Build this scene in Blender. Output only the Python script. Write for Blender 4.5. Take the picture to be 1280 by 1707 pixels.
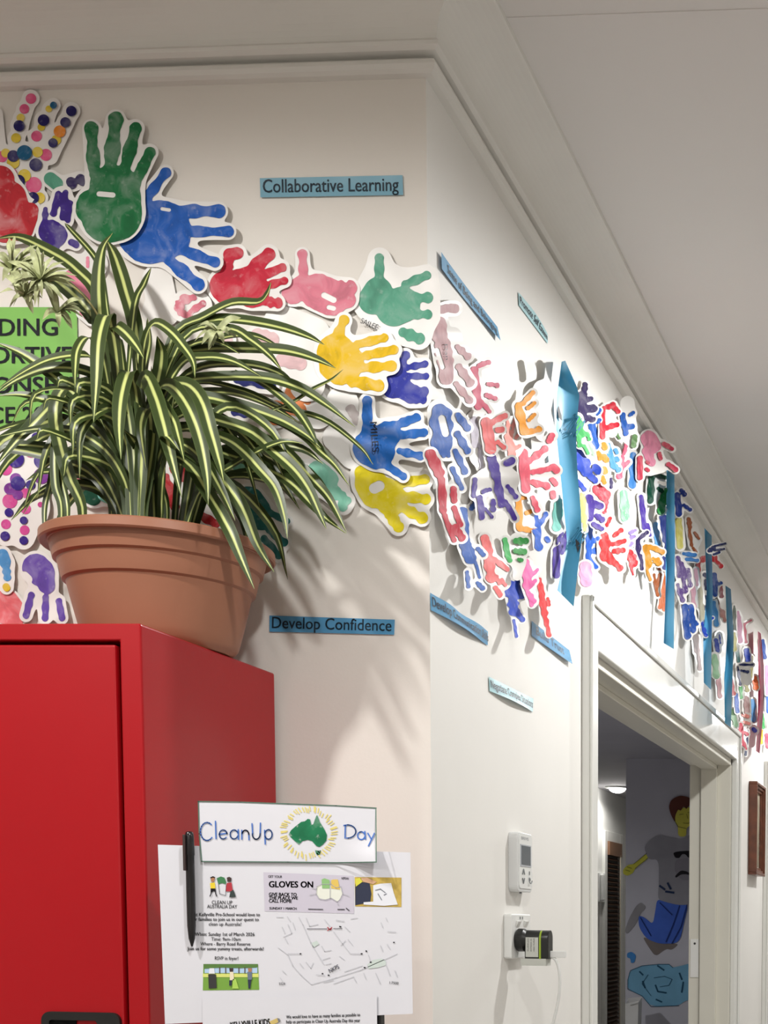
import bpy, bmesh, math, random
import numpy as np
from mathutils import Vector, Matrix

random.seed(7)
C = bpy.context.scene.collection
SC = bpy.context.scene
for o in list(bpy.data.objects):
    bpy.data.objects.remove(o)

# ------------------------------------------------------------------ camera
EYE = 1.49
FPX, YAW, PIT, ROL, PPX, PPY = 2410.0, .0786943, -.0797092, .0148868, 1387.39, 1731.84
cy_, sy_ = math.cos(YAW), math.sin(YAW)
cp_, sp_ = math.cos(PIT), math.sin(PIT)
FW = np.array([-sy_ * cp_, cy_ * cp_, sp_])
_r = np.array([cy_, sy_, 0.0])
_u = np.cross(_r, FW)
RT = _r * math.cos(ROL) + _u * math.sin(ROL)
UP = -_r * math.sin(ROL) + _u * math.cos(ROL)
EYEV = np.array([0, 0, EYE])

cam_d = bpy.data.cameras.new('camera')
cam_d.sensor_fit = 'AUTO'
cam_d.sensor_width = 36.0
cam_d.lens = FPX / 1707.0 * 36.0
cam_d.shift_x = -(PPX - 640.0) / 1707.0
cam_d.shift_y = (PPY - 853.5) / 1707.0
cam_d.clip_start = .02
cam = bpy.data.objects.new('camera', cam_d)
C.objects.link(cam)
M4 = Matrix.Identity(4)
for i in range(3):
    M4[i][0], M4[i][1], M4[i][2], M4[i][3] = RT[i], UP[i], -FW[i], EYEV[i]
cam.matrix_world = M4
SC.camera = cam

# ------------------------------------------------------------------ exposure, world, lamps
SC.view_settings.view_transform = 'Standard'
SC.view_settings.look = 'None'
SC.view_settings.gamma = 1.0
SC.view_settings.use_curve_mapping = False
SC.view_settings.exposure = -0.42
wd = bpy.data.worlds.new('night')
SC.world = wd
wd.use_nodes = True
wd.node_tree.nodes['Background'].inputs[0].default_value = (.5, .55, .65, 1)
wd.node_tree.nodes['Background'].inputs[1].default_value = .05

CEIL = 2.741
def downlight(x, y, z, watts, col, size=.045, cone=174, blend=.3):
    d = bpy.data.lights.new('downlight_beam', 'SPOT')
    d.energy = watts; d.color = col; d.shadow_soft_size = size
    d.spot_size = math.radians(cone); d.spot_blend = blend
    o = bpy.data.objects.new('downlight_beam', d)
    o.location = (x, y, z - .03)
    C.objects.link(o)
    return o
COOL = (1.0, .997, .985)
WARM = (1.0, .97, .935)
# corridor lamps beside the long wall
downlight(.05, .50, CEIL, 84, COOL)
downlight(.05, 3.10, CEIL, 86, COOL)
downlight(.02, 5.85, CEIL, 84, COOL)
downlight(-.12, 8.2, CEIL, 115, COOL)
downlight(.05, 10.6, CEIL, 80, COOL)
# room lamps in front of the short wall
downlight(-1.28, .80, CEIL, 80, WARM)
downlight(.35, -1.9, CEIL, 60, WARM)
downlight(-2.6, -1.2, CEIL, 60, WARM)
downlight(-.9, -2.4, CEIL, 55, WARM)
downlight(1.9, 1.6, CEIL, 36, WARM)
# lamp of the hall seen through the doorway and a dim lamp left on in the next room
downlight(-2.80, 12.30, 2.58, 26, (1, .97, .92))
downlight(-3.3, 6.4, 2.62, 110, (.95, .97, 1.0))

# ------------------------------------------------------------------ helpers
def ray(u, v):
    return RT * ((u - PPX) / FPX) + FW + UP * ((PPY - v) / FPX)
def on(u, v, ax, val):
    d = ray(u, v)
    o = EYEV[ax]
    return EYEV + d * ((val - o) / d[ax])
def scale_at(y):            # photograph pixels per metre at depth y
    return FPX / y

MATS = {}
def mat(name, col, rough=.6, spec=.5, var=0.0, vscale=20, bump=0.0, bscale=60, coat=0.0, emit=None, metal=0.0):
    if name in MATS:
        return MATS[name]
    m = bpy.data.materials.new(name); m.use_nodes = True
    nt = m.node_tree; b = nt.nodes['Principled BSDF']
    b.inputs['Roughness'].default_value = rough
    b.inputs['Specular IOR Level'].default_value = spec
    b.inputs['Metallic'].default_value = metal
    b.inputs['Coat Weight'].default_value = coat
    b.inputs['Coat Roughness'].default_value = .12
    c = (*col, 1)
    tc = nt.nodes.new('ShaderNodeTexCoord')
    n = nt.nodes.new('ShaderNodeTexNoise'); n.inputs['Scale'].default_value = vscale; n.inputs['Detail'].default_value = 4
    nt.links.new(tc.outputs['Object'], n.inputs['Vector'])
    r = nt.nodes.new('ShaderNodeValToRGB')
    r.color_ramp.elements[0].position = .3; r.color_ramp.elements[1].position = .7
    r.color_ramp.elements[0].color = (*[x * (1 - var) for x in col], 1)
    r.color_ramp.elements[1].color = (*[min(1, x * (1 + var * .6)) for x in col], 1)
    nt.links.new(n.outputs['Fac'], r.inputs['Fac'])
    nt.links.new(r.outputs['Color'], b.inputs['Base Color'])
    if bump:
        n2 = nt.nodes.new('ShaderNodeTexNoise'); n2.inputs['Scale'].default_value = bscale
        nt.links.new(tc.outputs['Object'], n2.inputs['Vector'])
        bp = nt.nodes.new('ShaderNodeBump'); bp.inputs['Strength'].default_value = bump; bp.inputs['Distance'].default_value = .002
        nt.links.new(n2.outputs['Fac'], bp.inputs['Height']); nt.links.new(bp.outputs['Normal'], b.inputs['Normal'])
    if emit:
        b.inputs['Emission Color'].default_value = c; b.inputs['Emission Strength'].default_value = emit
    MATS[name] = m
    return m

def srgb(r, g, b):
    f = lambda c: c / 12.92 if c <= .04045 else ((c + .055) / 1.055) ** 2.4
    return (f(r / 255), f(g / 255), f(b / 255))

def paint(name, rgb, light=.34, streak=.2):
    """poster paint pressed on by a hand: patchy depth of colour, thin places showing paper"""
    key = 'paint_' + name
    if key in MATS:
        return MATS[key]
    col = srgb(*rgb)
    m = bpy.data.materials.new(key); m.use_nodes = True
    nt = m.node_tree; b = nt.nodes['Principled BSDF']
    b.inputs['Roughness'].default_value = .6; b.inputs['Specular IOR Level'].default_value = .18
    tc = nt.nodes.new('ShaderNodeTexCoord'); oi = nt.nodes.new('ShaderNodeObjectInfo')
    ad = nt.nodes.new('ShaderNodeVectorMath'); ad.operation = 'ADD'
    nt.links.new(tc.outputs['Object'], ad.inputs[0])
    cx = nt.nodes.new('ShaderNodeCombineXYZ')
    ml = nt.nodes.new('ShaderNodeMath'); ml.operation = 'MULTIPLY'; ml.inputs[1].default_value = 17
    nt.links.new(oi.outputs['Random'], ml.inputs[0]); nt.links.new(ml.outputs[0], cx.inputs[0])
    nt.links.new(cx.outputs[0], ad.inputs[1])
    n = nt.nodes.new('ShaderNodeTexNoise'); n.inputs['Scale'].default_value = 34; n.inputs['Detail'].default_value = 5; n.inputs['Distortion'].default_value = .8
    nt.links.new(ad.outputs[0], n.inputs['Vector'])
    r = nt.nodes.new('ShaderNodeValToRGB'); e = r.color_ramp.elements
    e[0].position = .28; e[0].color = (*[x * .72 for x in col], 1)
    e[1].position = .48; e[1].color = (*col, 1)
    l = e.new(.74); l.color = (*[x + (.86 - x) * light * .5 for x in col], 1)
    nt.links.new(n.outputs['Fac'], r.inputs['Fac'])
    n2 = nt.nodes.new('ShaderNodeTexNoise'); n2.inputs['Scale'].default_value = 110; n2.inputs['Detail'].default_value = 3
    nt.links.new(ad.outputs[0], n2.inputs['Vector'])
    r2 = nt.nodes.new('ShaderNodeValToRGB')
    r2.color_ramp.elements[0].position = .60; r2.color_ramp.elements[0].color = (0, 0, 0, 1)
    r2.color_ramp.elements[1].position = .78; r2.color_ramp.elements[1].color = (streak, streak, streak, 1)
    nt.links.new(n2.outputs['Fac'], r2.inputs['Fac'])
    mx = nt.nodes.new('ShaderNodeMixRGB')
    nt.links.new(r2.outputs['Color'], mx.inputs[0]); nt.links.new(r.outputs['Color'], mx.inputs[1])
    mx.inputs[2].default_value = (.80, .78, .76, 1)
    nt.links.new(mx.outputs[0], b.inputs['Base Color'])
    MATS[key] = m
    return m

def link(name, verts, faces, m, parent=None, loc=None, smooth=False):
    v = np.array(verts, float).reshape(-1, 3)
    if loc is None:
        loc = np.zeros(3)
    loc = np.array(loc, float)
    me = bpy.data.meshes.new(name)
    me.from_pydata((v - loc).tolist(), [], faces)
    me.update()
    o = bpy.data.objects.new(name, me)
    C.objects.link(o)
    if m is not None:
        for mm in (m if isinstance(m, (list, tuple)) else [m]):
            me.materials.append(mm)
    if parent is not None:
        o.parent = parent
        pl = np.array(parent['_loc']) if '_loc' in parent else np.zeros(3)
        o.location = (loc - pl).tolist()
    else:
        o.location = loc.tolist()
    o['_loc'] = loc.tolist()
    if smooth:
        for p in me.polygons:
            p.use_smooth = True
    return o

def tag(o, label, cat, group=None):
    o['label'] = label; o['category'] = cat
    if group:
        o['group'] = group
    return o
def struct(o):
    o['kind'] = 'structure'
    return o
def empty(name, loc, label, cat, group=None):
    o = bpy.data.objects.new(name, None); C.objects.link(o)
    o.location = loc; o['_loc'] = list(loc)
    return tag(o, label, cat, group)

class MB:
    """collects shapes for one mesh"""
    def __init__(s): s.v = []; s.f = []
    def add(s, v, f):
        k = len(s.v); s.v += [tuple(p) for p in v]; s.f += [[i + k for i in q] for q in f]; return s
    def box(s, x0, x1, y0, y1, z0, z1):
        v = [(x, y, z) for x in (x0, x1) for y in (y0, y1) for z in (z0, z1)]
        return s.add(v, [(0, 1, 3, 2), (4, 6, 7, 5), (0, 4, 5, 1), (2, 3, 7, 6), (0, 2, 6, 4), (1, 5, 7, 3)])
    def tube(s, pts, r, n=10, caps=True):
        pts = [np.array(p, float) for p in pts]
        rs = r if isinstance(r, (list, tuple)) else [r] * len(pts)
        v = []; f = []
        ref = np.array([0, 0, 1.0])
        prev = None
        for i, p in enumerate(pts):
            t = pts[min(i + 1, len(pts) - 1)] - pts[max(i - 1, 0)]
            t = t / (np.linalg.norm(t) + 1e-12)
            if prev is None:
                a = np.cross(t, ref)
                if np.linalg.norm(a) < .1: a = np.cross(t, np.array([1.0, 0, 0]))
            else:
                a = prev - t * (prev @ t)
            a = a / (np.linalg.norm(a) + 1e-12); prev = a
            b = np.cross(t, a)
            for k in range(n):
                q = 2 * math.pi * k / n
                v.append(p + (a * math.cos(q) + b * math.sin(q)) * rs[i])
        for i in range(len(pts) - 1):
            for k in range(n):
                f.append((i * n + k, i * n + (k + 1) % n, (i + 1) * n + (k + 1) % n, (i + 1) * n + k))
        if caps:
            f.append(tuple(range(n))[::-1]); f.append(tuple(range((len(pts) - 1) * n, len(pts) * n)))
        return s.add(v, f)
    def lathe(s, cx, cy, prof, n=64):
        v = []; f = []
        for r, z in prof:
            for k in range(n):
                q = 2 * math.pi * k / n
                v.append((cx + r * math.cos(q), cy + r * math.sin(q), z))
        for i in range(len(prof) - 1):
            for k in range(n):
                f.append((i * n + k, i * n + (k + 1) % n, (i + 1) * n + (k + 1) % n, (i + 1) * n + k))
        return s.add(v, f)
    def build(s, name, m, parent=None, loc=None, smooth=False, bevel=0.0):
        o = link(name, s.v, s.f, m, parent, loc, smooth)
        if bevel:
            b = o.modifiers.new('bevel', 'BEVEL'); b.width = bevel; b.segments = 2; b.limit_method = 'ANGLE'
        return o

def autosmooth(o, ang=35):
    me = o.data
    for p in me.polygons: p.use_smooth = True
    try:
        me.set_sharp_from_angle(angle=math.radians(ang))
    except Exception:
        pass

# text as flat mesh, its box normalised: x 0..1 over the string, y in cap heights (0 baseline, 1 cap top)
_TXT = {}
def text_mesh(s):
    if s in _TXT: return _TXT[s]
    cu = bpy.data.curves.new('t', 'FONT'); cu.body = s; cu.resolution_u = 3
    ob = bpy.data.objects.new('t', cu); C.objects.link(ob)
    dg = bpy.context.evaluated_depsgraph_get(); dg.update()
    me = ob.evaluated_get(dg).to_mesh()
    v = np.array([tuple(p.co) for p in me.vertices]) if len(me.vertices) else np.zeros((0, 3))
    f = [tuple(p.vertices) for p in me.polygons]
    ob.evaluated_get(dg).to_mesh_clear()
    bpy.data.objects.remove(ob); bpy.data.curves.remove(cu)
    x0, x1 = v[:, 0].min(), v[:, 0].max()
    out = np.stack([(v[:, 0] - x0) / (x1 - x0), v[:, 1] / .69], 1)
    _TXT[s] = (out, f)
    return _TXT[s]
def bold(v, f, dx, dy):
    """thicker lettering: the same letters set again a hair beside themselves"""
    V = []; Fq = []
    for ox, oy in ((0, 0), (dx, 0), (0, dy), (dx, dy)):
        k = len(V); V += [(a + ox, b + oy) for a, b in v]; Fq += [tuple(i + k for i in q) for q in f]
    return np.array(V), Fq

# ------------------------------------------------------------------ planes of the place
XB = -0.74                 # long wall, facing +x
YA = 2.033                 # short wall, facing -y
def A(u, v, n=0.0):        # point on the short wall, n metres in front of it
    return on(u, v, 1, YA - n)
def B(u, v, n=0.0):
    return on(u, v, 0, XB + n)

# ------------------------------------------------------------------ setting
wall_m = mat('wall_paint', srgb(233, 231, 226), .55, .4, .03, 3, .06, 220)
walla_m = mat('wall_paint_warm', srgb(231, 226, 218), .6, .35, .03, 3, .06, 220)
ceil_m = mat('ceiling_paint', srgb(226, 223, 219), .8, .2, .02, 2)
trim_m = mat('gloss_trim', srgb(226, 226, 221), .2, .5, .02, 6, .08, 40)
corn_m = mat('cornice_plaster', srgb(228, 226, 220), .7, .3, .02, 8)
floor_m = mat('floor_vinyl', srgb(186, 182, 178), .5, .4, .1, 6)
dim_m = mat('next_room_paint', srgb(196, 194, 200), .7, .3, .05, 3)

struct(MB().box(-4.3, 3.2, -3.6, 14.6, -.05, 0).build('floor', floor_m))
struct(MB().box(-4.3, 3.2, -3.6, YA + .02, CEIL, CEIL + .05).box(XB - .13, 3.2, YA + .02, 13.6, CEIL, CEIL + .05).build('ceiling', ceil_m))
def prism(pts, z0, z1):
    n = len(pts)
    v = [(x, y, z0) for x, y in pts] + [(x, y, z1) for x, y in pts]
    return MB().add(v, [tuple(range(n))[::-1], tuple(range(n, 2 * n))] + [(k, (k + 1) % n, n + (k + 1) % n, n + k) for k in range(n)])
struct(prism([(-4.3, YA), (XB, YA), (XB - .14, YA + .14), (-4.3, YA + .14)], 0, CEIL).build('wall_front', walla_m))
DY0, DY1, DZ = 2.954, 4.896, 2.036
D2Y0, D2Y1 = 5.86, 6.75
wb = MB()
wb = prism([(XB, YA), (XB, DY0), (XB - .14, DY0), (XB - .14, YA + .14)], 0, CEIL)
wb.box(XB - .14, XB, DY1, D2Y0, 0, CEIL)
wb.box(XB - .14, XB, D2Y1, 13.6, 0, CEIL)
wb.box(XB - .14, XB, DY0, DY1, DZ, CEIL)
wb.box(XB - .14, XB, D2Y0, D2Y1, DZ, CEIL)
struct(wb.build('wall_side', wall_m))
struct(MB().box(3.1, 3.2, -3.6, 13.6, 0, CEIL).build('wall_right', wall_m))
struct(MB().box(-4.3, -4.2, -3.6, YA, 0, CEIL).build('wall_left', wall_m))
struct(MB().box(-4.3, 3.2, -3.6, -3.5, 0, CEIL).build('wall_rear', wall_m))
struct(MB().box(XB, 3.2, 13.5, 13.6, 0, CEIL).build('wall_end', wall_m))

# next room and hall beyond it
RC = 2.63
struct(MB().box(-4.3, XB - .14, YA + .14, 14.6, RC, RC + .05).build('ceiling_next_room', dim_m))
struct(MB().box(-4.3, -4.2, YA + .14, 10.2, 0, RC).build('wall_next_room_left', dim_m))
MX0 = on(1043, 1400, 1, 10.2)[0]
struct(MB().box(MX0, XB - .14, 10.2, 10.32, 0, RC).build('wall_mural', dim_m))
XC = -3.05
hall_m = mat('hall_paint', srgb(226, 226, 222), .6, .4, .02, 4)
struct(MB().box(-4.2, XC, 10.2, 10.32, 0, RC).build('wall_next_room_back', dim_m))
struct(MB().box(XC - .1, XC, 10.32, 14.5, 0, RC).build('wall_hall_left', hall_m))
struct(MB().box(XC - .1, MX0 + 1, 14.4, 14.5, 0, RC).build('wall_hall_end', hall_m))

# cornice: moulded beads then a cove, mitred round the corner
prof = [(0, 2.6395), (.011, 2.640), (.017, 2.643), (.0195, 2.649), (.018, 2.6545), (.014, 2.6575), (.005, 2.658), (.005, 2.6635), (.020, 2.665), (.026, 2.669), (.0265, 2.674), (.023, 2.678)]
for k in range(1, 13):
    q = k / 12 * math.pi / 2
    prof.append((.096 - .073 * math.cos(q), 2.678 + .056 * math.sin(q)))
prof += [(.099, 2.735), (.100, 2.7415)]
v = []; f = []
for p, z in prof:
    v += [(-4.2, YA - p, z), (XB + p, YA - p, z), (XB + p, 13.5, z)]
for i in range(len(prof) - 1):
    a = i * 3; b = a + 3
    f += [(a, a + 1, b + 1, b), (a + 1, a + 2, b + 2, b + 1)]
struct(link('trim_1', v, f, corn_m))
struct(MB().box(XB + .1, 3.1, 2.075, 2.082, CEIL - .0012, CEIL).build('trim_2', ceil_m))

# door_1: cased opening with wide moulded head
def casing(mb, y0, y1, ztop, side, head, t=.017):
    x = XB
    mb.box(x, x + t, y0 - side, y0, 0, ztop + head)
    mb.box(x, x + t, y1, y1 + side, 0, ztop + head)
    mb.box(x, x + t, y0, y1, ztop, ztop + head)
    # raised back band and a bead near the opening
    mb.box(x + t, x + t + .006, y0 - side, y0 - side + .014, 0, ztop + head)
    mb.box(x + t, x + t + .006, y1 + side - .014, y1 + side, 0, ztop + head)
    mb.box(x + t, x + t + .006, y0 - side, y1 + side, ztop + head - .016, ztop + head)
dm = MB(); casing(dm, DY0, DY1, DZ, .072, .098)
door1 = struct(dm.build('door_1', trim_m, bevel=.003))
jm = MB()
jm.box(XB - .14, XB, DY0, DY0 + .022, 0, DZ).box(XB - .14, XB, DY1 - .022, DY1, 0, DZ).box(XB - .14, XB, DY0, DY1, DZ - .022, DZ)
jm.box(XB - .10, XB - .045, DY0 + .022, DY0 + .036, 0, DZ - .022).box(XB - .10, XB - .045, DY1 - .036, DY1 - .022, 0, DZ - .022).box(XB - .10, XB - .045, DY0, DY1, DZ - .036, DZ - .022)
jamb_m = mat('jamb_paint', srgb(222, 219, 206), .35, .45, .02, 6)
j = jm.build('jamb', jamb_m, door1, bevel=.002)
MB().box(XB - .133, XB - .105, DY1 - .026, DY1 - .0215, 1.30, 1.43).build('strike_plate', mat('plate_white', srgb(232, 232, 228), .3, .5), door1)
MB().tube([(XB - .118, DY1 - .0262, 1.415), (XB - .118, DY1 - .0272, 1.415)], .004, 8).build('screw', mat('screw_dark', (.05, .05, .05), .4), door1)

# door_2 further along
dm = MB(); casing(dm, D2Y0, D2Y1, DZ, .12, .09)
door2 = struct(dm.build('door_2', trim_m, bevel=.003))
leaf = MB().box(XB - .10, XB - .06, D2Y0, D2Y1, 0, DZ)
leaf.box(XB - .06, XB - .05, D2Y0 + .1, D2Y1 - .1, 1.15, 1.9)
leaf.build('door_leaf', mat('door_grey', srgb(170, 172, 174), .4, .4, .04), door2, bevel=.004)
MB().box(XB + .002, XB + .026, D2Y0 - .075, D2Y0 - .04, 1.49, 1.66).build('lock_plate', mat('lock_grey', srgb(165, 165, 162), .35, .5, metal=.4), door2, bevel=.003)

# ------------------------------------------------------------------ red steel cabinet
CX1 = -.9603; CYF, CYB = 1.673, 2.016; CTZ = EYE + .342
red_m = mat('red_enamel', srgb(163, 12, 22), .34, .25, .04, 5, .03, 90, coat=.06)
black_m = mat('black_plastic', srgb(26, 25, 24), .4, .4)
gap_m = mat('shadow_gap', srgb(60, 8, 10), .8, .1)
cab = empty('steel_cabinet', (CX1 - .45, (CYF + CYB) / 2, 0), 'tall red enamelled steel cabinet with the potted spider plant standing on it', 'cabinet')
xl = CX1 - .90
dx1 = on(197, 1300, 1, CYF)[0]; dz1 = on(100, 1074, 1, CYF)[2]
fx = dx1 + .0055; ftop = dz1 + .0045; fl = xl + .04; dep = CYF + .022
O = [(xl, 0), (CX1, 0), (CX1, CTZ), (xl, CTZ)]; I = [(fl, .04), (fx, .04), (fx, ftop), (fl, ftop)]
v = [(x, CYF, z) for x, z in O] + [(x, CYB, z) for x, z in O] + [(x, CYF, z) for x, z in I] + [(x, dep, z) for x, z in I]
f = [(4, 7, 6, 5)]
for k in range(4):
    q = (k + 1) % 4
    f += [(k, 4 + k, 4 + q, q), (k, q, 8 + q, 8 + k), (8 + k, 8 + q, 12 + q, 12 + k)]
f.append((12, 13, 14, 15))
o = link('body', v, f, red_m, cab)
bm = bmesh.new(); bm.from_mesh(o.data); bmesh.ops.recalc_face_normals(bm, faces=bm.faces); bm.to_mesh(o.data); bm.free()
bv = o.modifiers.new('bevel', 'BEVEL'); bv.width = .003; bv.segments = 3; bv.limit_method = 'ANGLE'
MB().box(fl + .001, fx - .001, CYF + .0195, CYF + .0215, .042, ftop - .001).build('door_return', gap_m, cab)
dr = MB().box(dx1 - .40, dx1, CYF + .001, CYF + .019, .05, dz1).build('door', red_m, cab, bevel=.003)
MB().box(xl + .045, dx1 - .404, CYF + .001, CYF + .019, .05, dz1).build('door', red_m, cab, bevel=.003)
# recessed black handle: rounded frame, dark well, latch tongue
def px_box(u0, u1, v0, v1, y0, y1, mb):
    a = on(u0, v0, 1, y0); b = on(u1, v1, 1, y0)
    return mb.box(a[0], b[0], y0, y1, b[2], a[2])
hy = CYF - .004
a = on(68, 1686, 1, hy); b = on(199, 1686, 1, hy)
x0, x1, zt = a[0], b[0], a[2]; zb = zt - .15
hm = MB()
def rrect(x0, x1, z0, z1, r, n=6):
    pts = []
    for (cx, cz, q0) in ((x1 - r, z1 - r, 0), (x0 + r, z1 - r, 90), (x0 + r, z0 + r, 180), (x1 - r, z0 + r, 270)):
        for k in range(n + 1):
            q = math.radians(q0 + 90 * k / n); pts.append((cx + r * math.cos(q), cz + r * math.sin(q)))
    return pts
o_ = rrect(x0, x1, zb, zt, .011); i_ = rrect(x0 + .010, x1 - .012, zb + .01, zt - .010, .003)
n_ = len(o_)
v = [(p[0], hy, p[1]) for p in o_] + [(p[0], hy, p[1]) for p in i_] + [(p[0], CYF + .001, p[1]) for p in o_] + [(p[0], CYF + .0005, p[1]) for p in i_]
f = []
for k in range(n_):
    q = (k + 1) % n_
    f += [(k, q, n_ + q, n_ + k), (k, 2 * n_ + k, 2 * n_ + q, q), (n_ + k, n_ + q, 3 * n_ + q, 3 * n_ + k)]
hnd = link('handle', v, f, black_m, dr)
xm = on(124, 1700, 1, hy)[0]
MB().box(x0 + .010, xm, CYF - .0006, CYF + .0006, zb + .01, zt - .010).build('handle_recess', mat('well_black', (.004, .004, .004), .7, .1), dr)
xk = on(158, 1700, 1, hy)[0]
MB().add([(xk, hy - .0002, zt - .009), (x1 - .011, hy - .0002, zt - .009), (x1 - .011, hy - .0002, zt - .017), (xk + .005, hy - .0002, zt - .017)], [(0, 1, 2, 3)]).build('latch', black_m, dr)

# ------------------------------------------------------------------ pot plant
PX, PY = -1.043, 1.868
rimz = on(217, 858, 1, PY - .135)[2]
PH = rimz - CTZ
terr = mat('terracotta_plastic', srgb(150, 100, 76), .45, .4, .05, 9, .04, 120)
pl = empty('potted_spider_plant', (PX, PY, CTZ), 'bushy striped spider plant in a terracotta coloured bowl on the red cabinet', 'plant')
b0, bt = .090, .124
def br(h): return b0 + (bt - b0) * (h / PH) ** .85
pr = [(0, CTZ + .001), (b0 - .006, CTZ + .001), (b0, CTZ + .006)]
s2, s1 = PH - .060, PH - .034
for k in range(1, 8): h = s2 * k / 8; pr.append((br(h), CTZ + h))
pr += [(br(s2) , CTZ + s2 - .001), (br(s2) + .0045, CTZ + s2 + .0015)]
for k in range(1, 4): h = s2 + (s1 - s2) * k / 4; pr.append((br(h) + .0045, CTZ + h))
pr += [(br(s1) + .0045, CTZ + s1 - .001), (br(s1) + .009, CTZ + s1 + .0015)]
h = PH - .013
pr += [(br(h) + .009, CTZ + h), (br(h) + .010, CTZ + h + .001), (.1395, CTZ + h - .001), (.1415, CTZ + h + .001), (.1412, CTZ + PH - .002), (.139, CTZ + PH), (.131, CTZ + PH), (.128, CTZ + PH - .003), (.122, CTZ + PH - .03), (.0, CTZ + PH - .03)]
pot = MB().lathe(PX, PY, pr, 96).build('pot', terr, pl, smooth=True); autosmooth(pot, 28)
so = MB().lathe(PX, PY, [(.0, CTZ + PH - .017), (.05, CTZ + PH - .014), (.09, CTZ + PH - .018), (.1235, CTZ + PH - .022)], 48).build('soil', mat('potting_soil', (.03, .02, .013), .95, .1, .5, 90, .8, 200), pl, smooth=True)

def leaf_mat():
    m = bpy.data.materials.new('striped_leaf'); m.use_nodes = True
    nt = m.node_tree; b = nt.nodes['Principled BSDF']
    b.inputs['Roughness'].default_value = .38; b.inputs['Specular IOR Level'].default_value = .45
    uv = nt.nodes.new('ShaderNodeUVMap'); sx = nt.nodes.new('ShaderNodeSeparateXYZ')
    nt.links.new(uv.outputs[0], sx.inputs[0])
    n = nt.nodes.new('ShaderNodeTexNoise'); n.inputs['Scale'].default_value = 14
    tc = nt.nodes.new('ShaderNodeTexCoord'); nt.links.new(tc.outputs['Object'], n.inputs['Vector'])
    m1 = nt.nodes.new('ShaderNodeMath'); m1.operation = 'MULTIPLY_ADD'; m1.inputs[1].default_value = .10; m1.inputs[2].default_value = -.05
    nt.links.new(n.outputs['Fac'], m1.inputs[0])
    a = nt.nodes.new('ShaderNodeMath'); a.operation = 'ADD'
    nt.links.new(sx.outputs[0], a.inputs[0]); nt.links.new(m1.outputs[0], a.inputs[1])
    r = nt.nodes.new('ShaderNodeValToRGB'); e = r.color_ramp.elements
    dk = srgb(52, 66, 30); md = srgb(74, 90, 44); lt = srgb(192, 200, 124)
    e[0].position = 0; e[0].color = (*md, 1)
    e[1].position = 1; e[1].color = (*md, 1)
    for p, c in ((.06, dk), (.36, dk), (.44, lt), (.56, lt), (.64, dk), (.94, dk)):
        x = e.new(p); x.color = (*c, 1)
    nt.links.new(a.outputs[0], r.inputs['Fac'])
    nt.links.new(r.outputs['Color'], b.inputs['Base Color'])
    b.inputs['Subsurface Weight'].default_value = 0
    return m
LEAF = leaf_mat()
lv, lf, luv = [], [], []
def catmull(P, n):
    P = [np.array(p, float) for p in P]
    P = [2 * P[0] - P[1]] + P + [2 * P[-1] - P[-2]]
    out = []
    seg = len(P) - 3
    for i in range(n + 1):
        t = i / n * seg; k = min(int(t), seg - 1); t -= k
        a, b, c, d = P[k:k + 4]
        out.append(.5 * (2 * b + (c - a) * t + (2 * a - 5 * b + 4 * c - d) * t * t + (3 * b - a - 3 * c + d) * t ** 3))
    return out
def leaf(P, w, roll=0.0, n=26, base=.55, fold=.28, dst=None):
    V, Fq, U = dst if dst else (lv, lf, luv)
    pts = catmull(P, n)
    k0 = len(V)
    prev = None
    for i, p in enumerate(pts):
        t = pts[min(i + 1, n)] - pts[max(i - 1, 0)]; t /= np.linalg.norm(t) + 1e-12
        m = np.array([.15, -1.0, .35])
        s = np.cross(t, m)
        if np.linalg.norm(s) < .15 and prev is not None: s = prev
        s /= np.linalg.norm(s) + 1e-12
        if prev is not None and s @ prev < 0: s = -s
        if prev is not None: s = s * .5 + prev * .5; s /= np.linalg.norm(s)
        prev = s
        nn = np.cross(s, t)
        if nn @ m < 0: nn = -nn
        c, sn = math.cos(roll), math.sin(roll)
        s2 = s * c + nn * sn; n2 = nn * c - s * sn
        q = i / n
        ww = w * (base + (1 - base) * min(1, q * 3.2)) * (1 - max(0, (q - .52) / .48) ** 2.1) + .0004
        for k in range(5):
            x = -1 + k * .5
            V.append(p + s2 * x * ww * .5 + n2 * (abs(x) * fold * ww * .5))
            U.append((.5 + x * .5, q))
    for i in range(n):
        for k in range(4):
            a = k0 + i * 5 + k
            Fq.append((a, a + 1, a + 6, a + 5))
def pleaf(px, ys, w, roll=0.0, **kw):
    """px: outline points seen in the photograph, ys: depth at the base, middle and tip of the leaf"""
    n = len(px); P = []
    if px[0][1] >= 828: px = [(px[0][0], px[0][1] + 48)] + list(px); n += 1
    for i, (u, v) in enumerate(px):
        q = i / (n - 1)
        y = ys[0] + (ys[1] - ys[0]) * q * 2 if q < .5 else ys[1] + (ys[2] - ys[1]) * (q - .5) * 2
        P.append(on(u, v, 1, y))
    leaf(P, w * 1.0 / scale_at(sum(ys) / 3), roll, **kw)
F_ = (1.85, 1.76, 1.72)     # arching towards the camera
N_ = (1.87, 1.86, 1.83)
R_ = (1.87, 1.86, 1.84)
W_ = (1.88, 1.93, 1.96)     # leaning back to the wall
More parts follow.
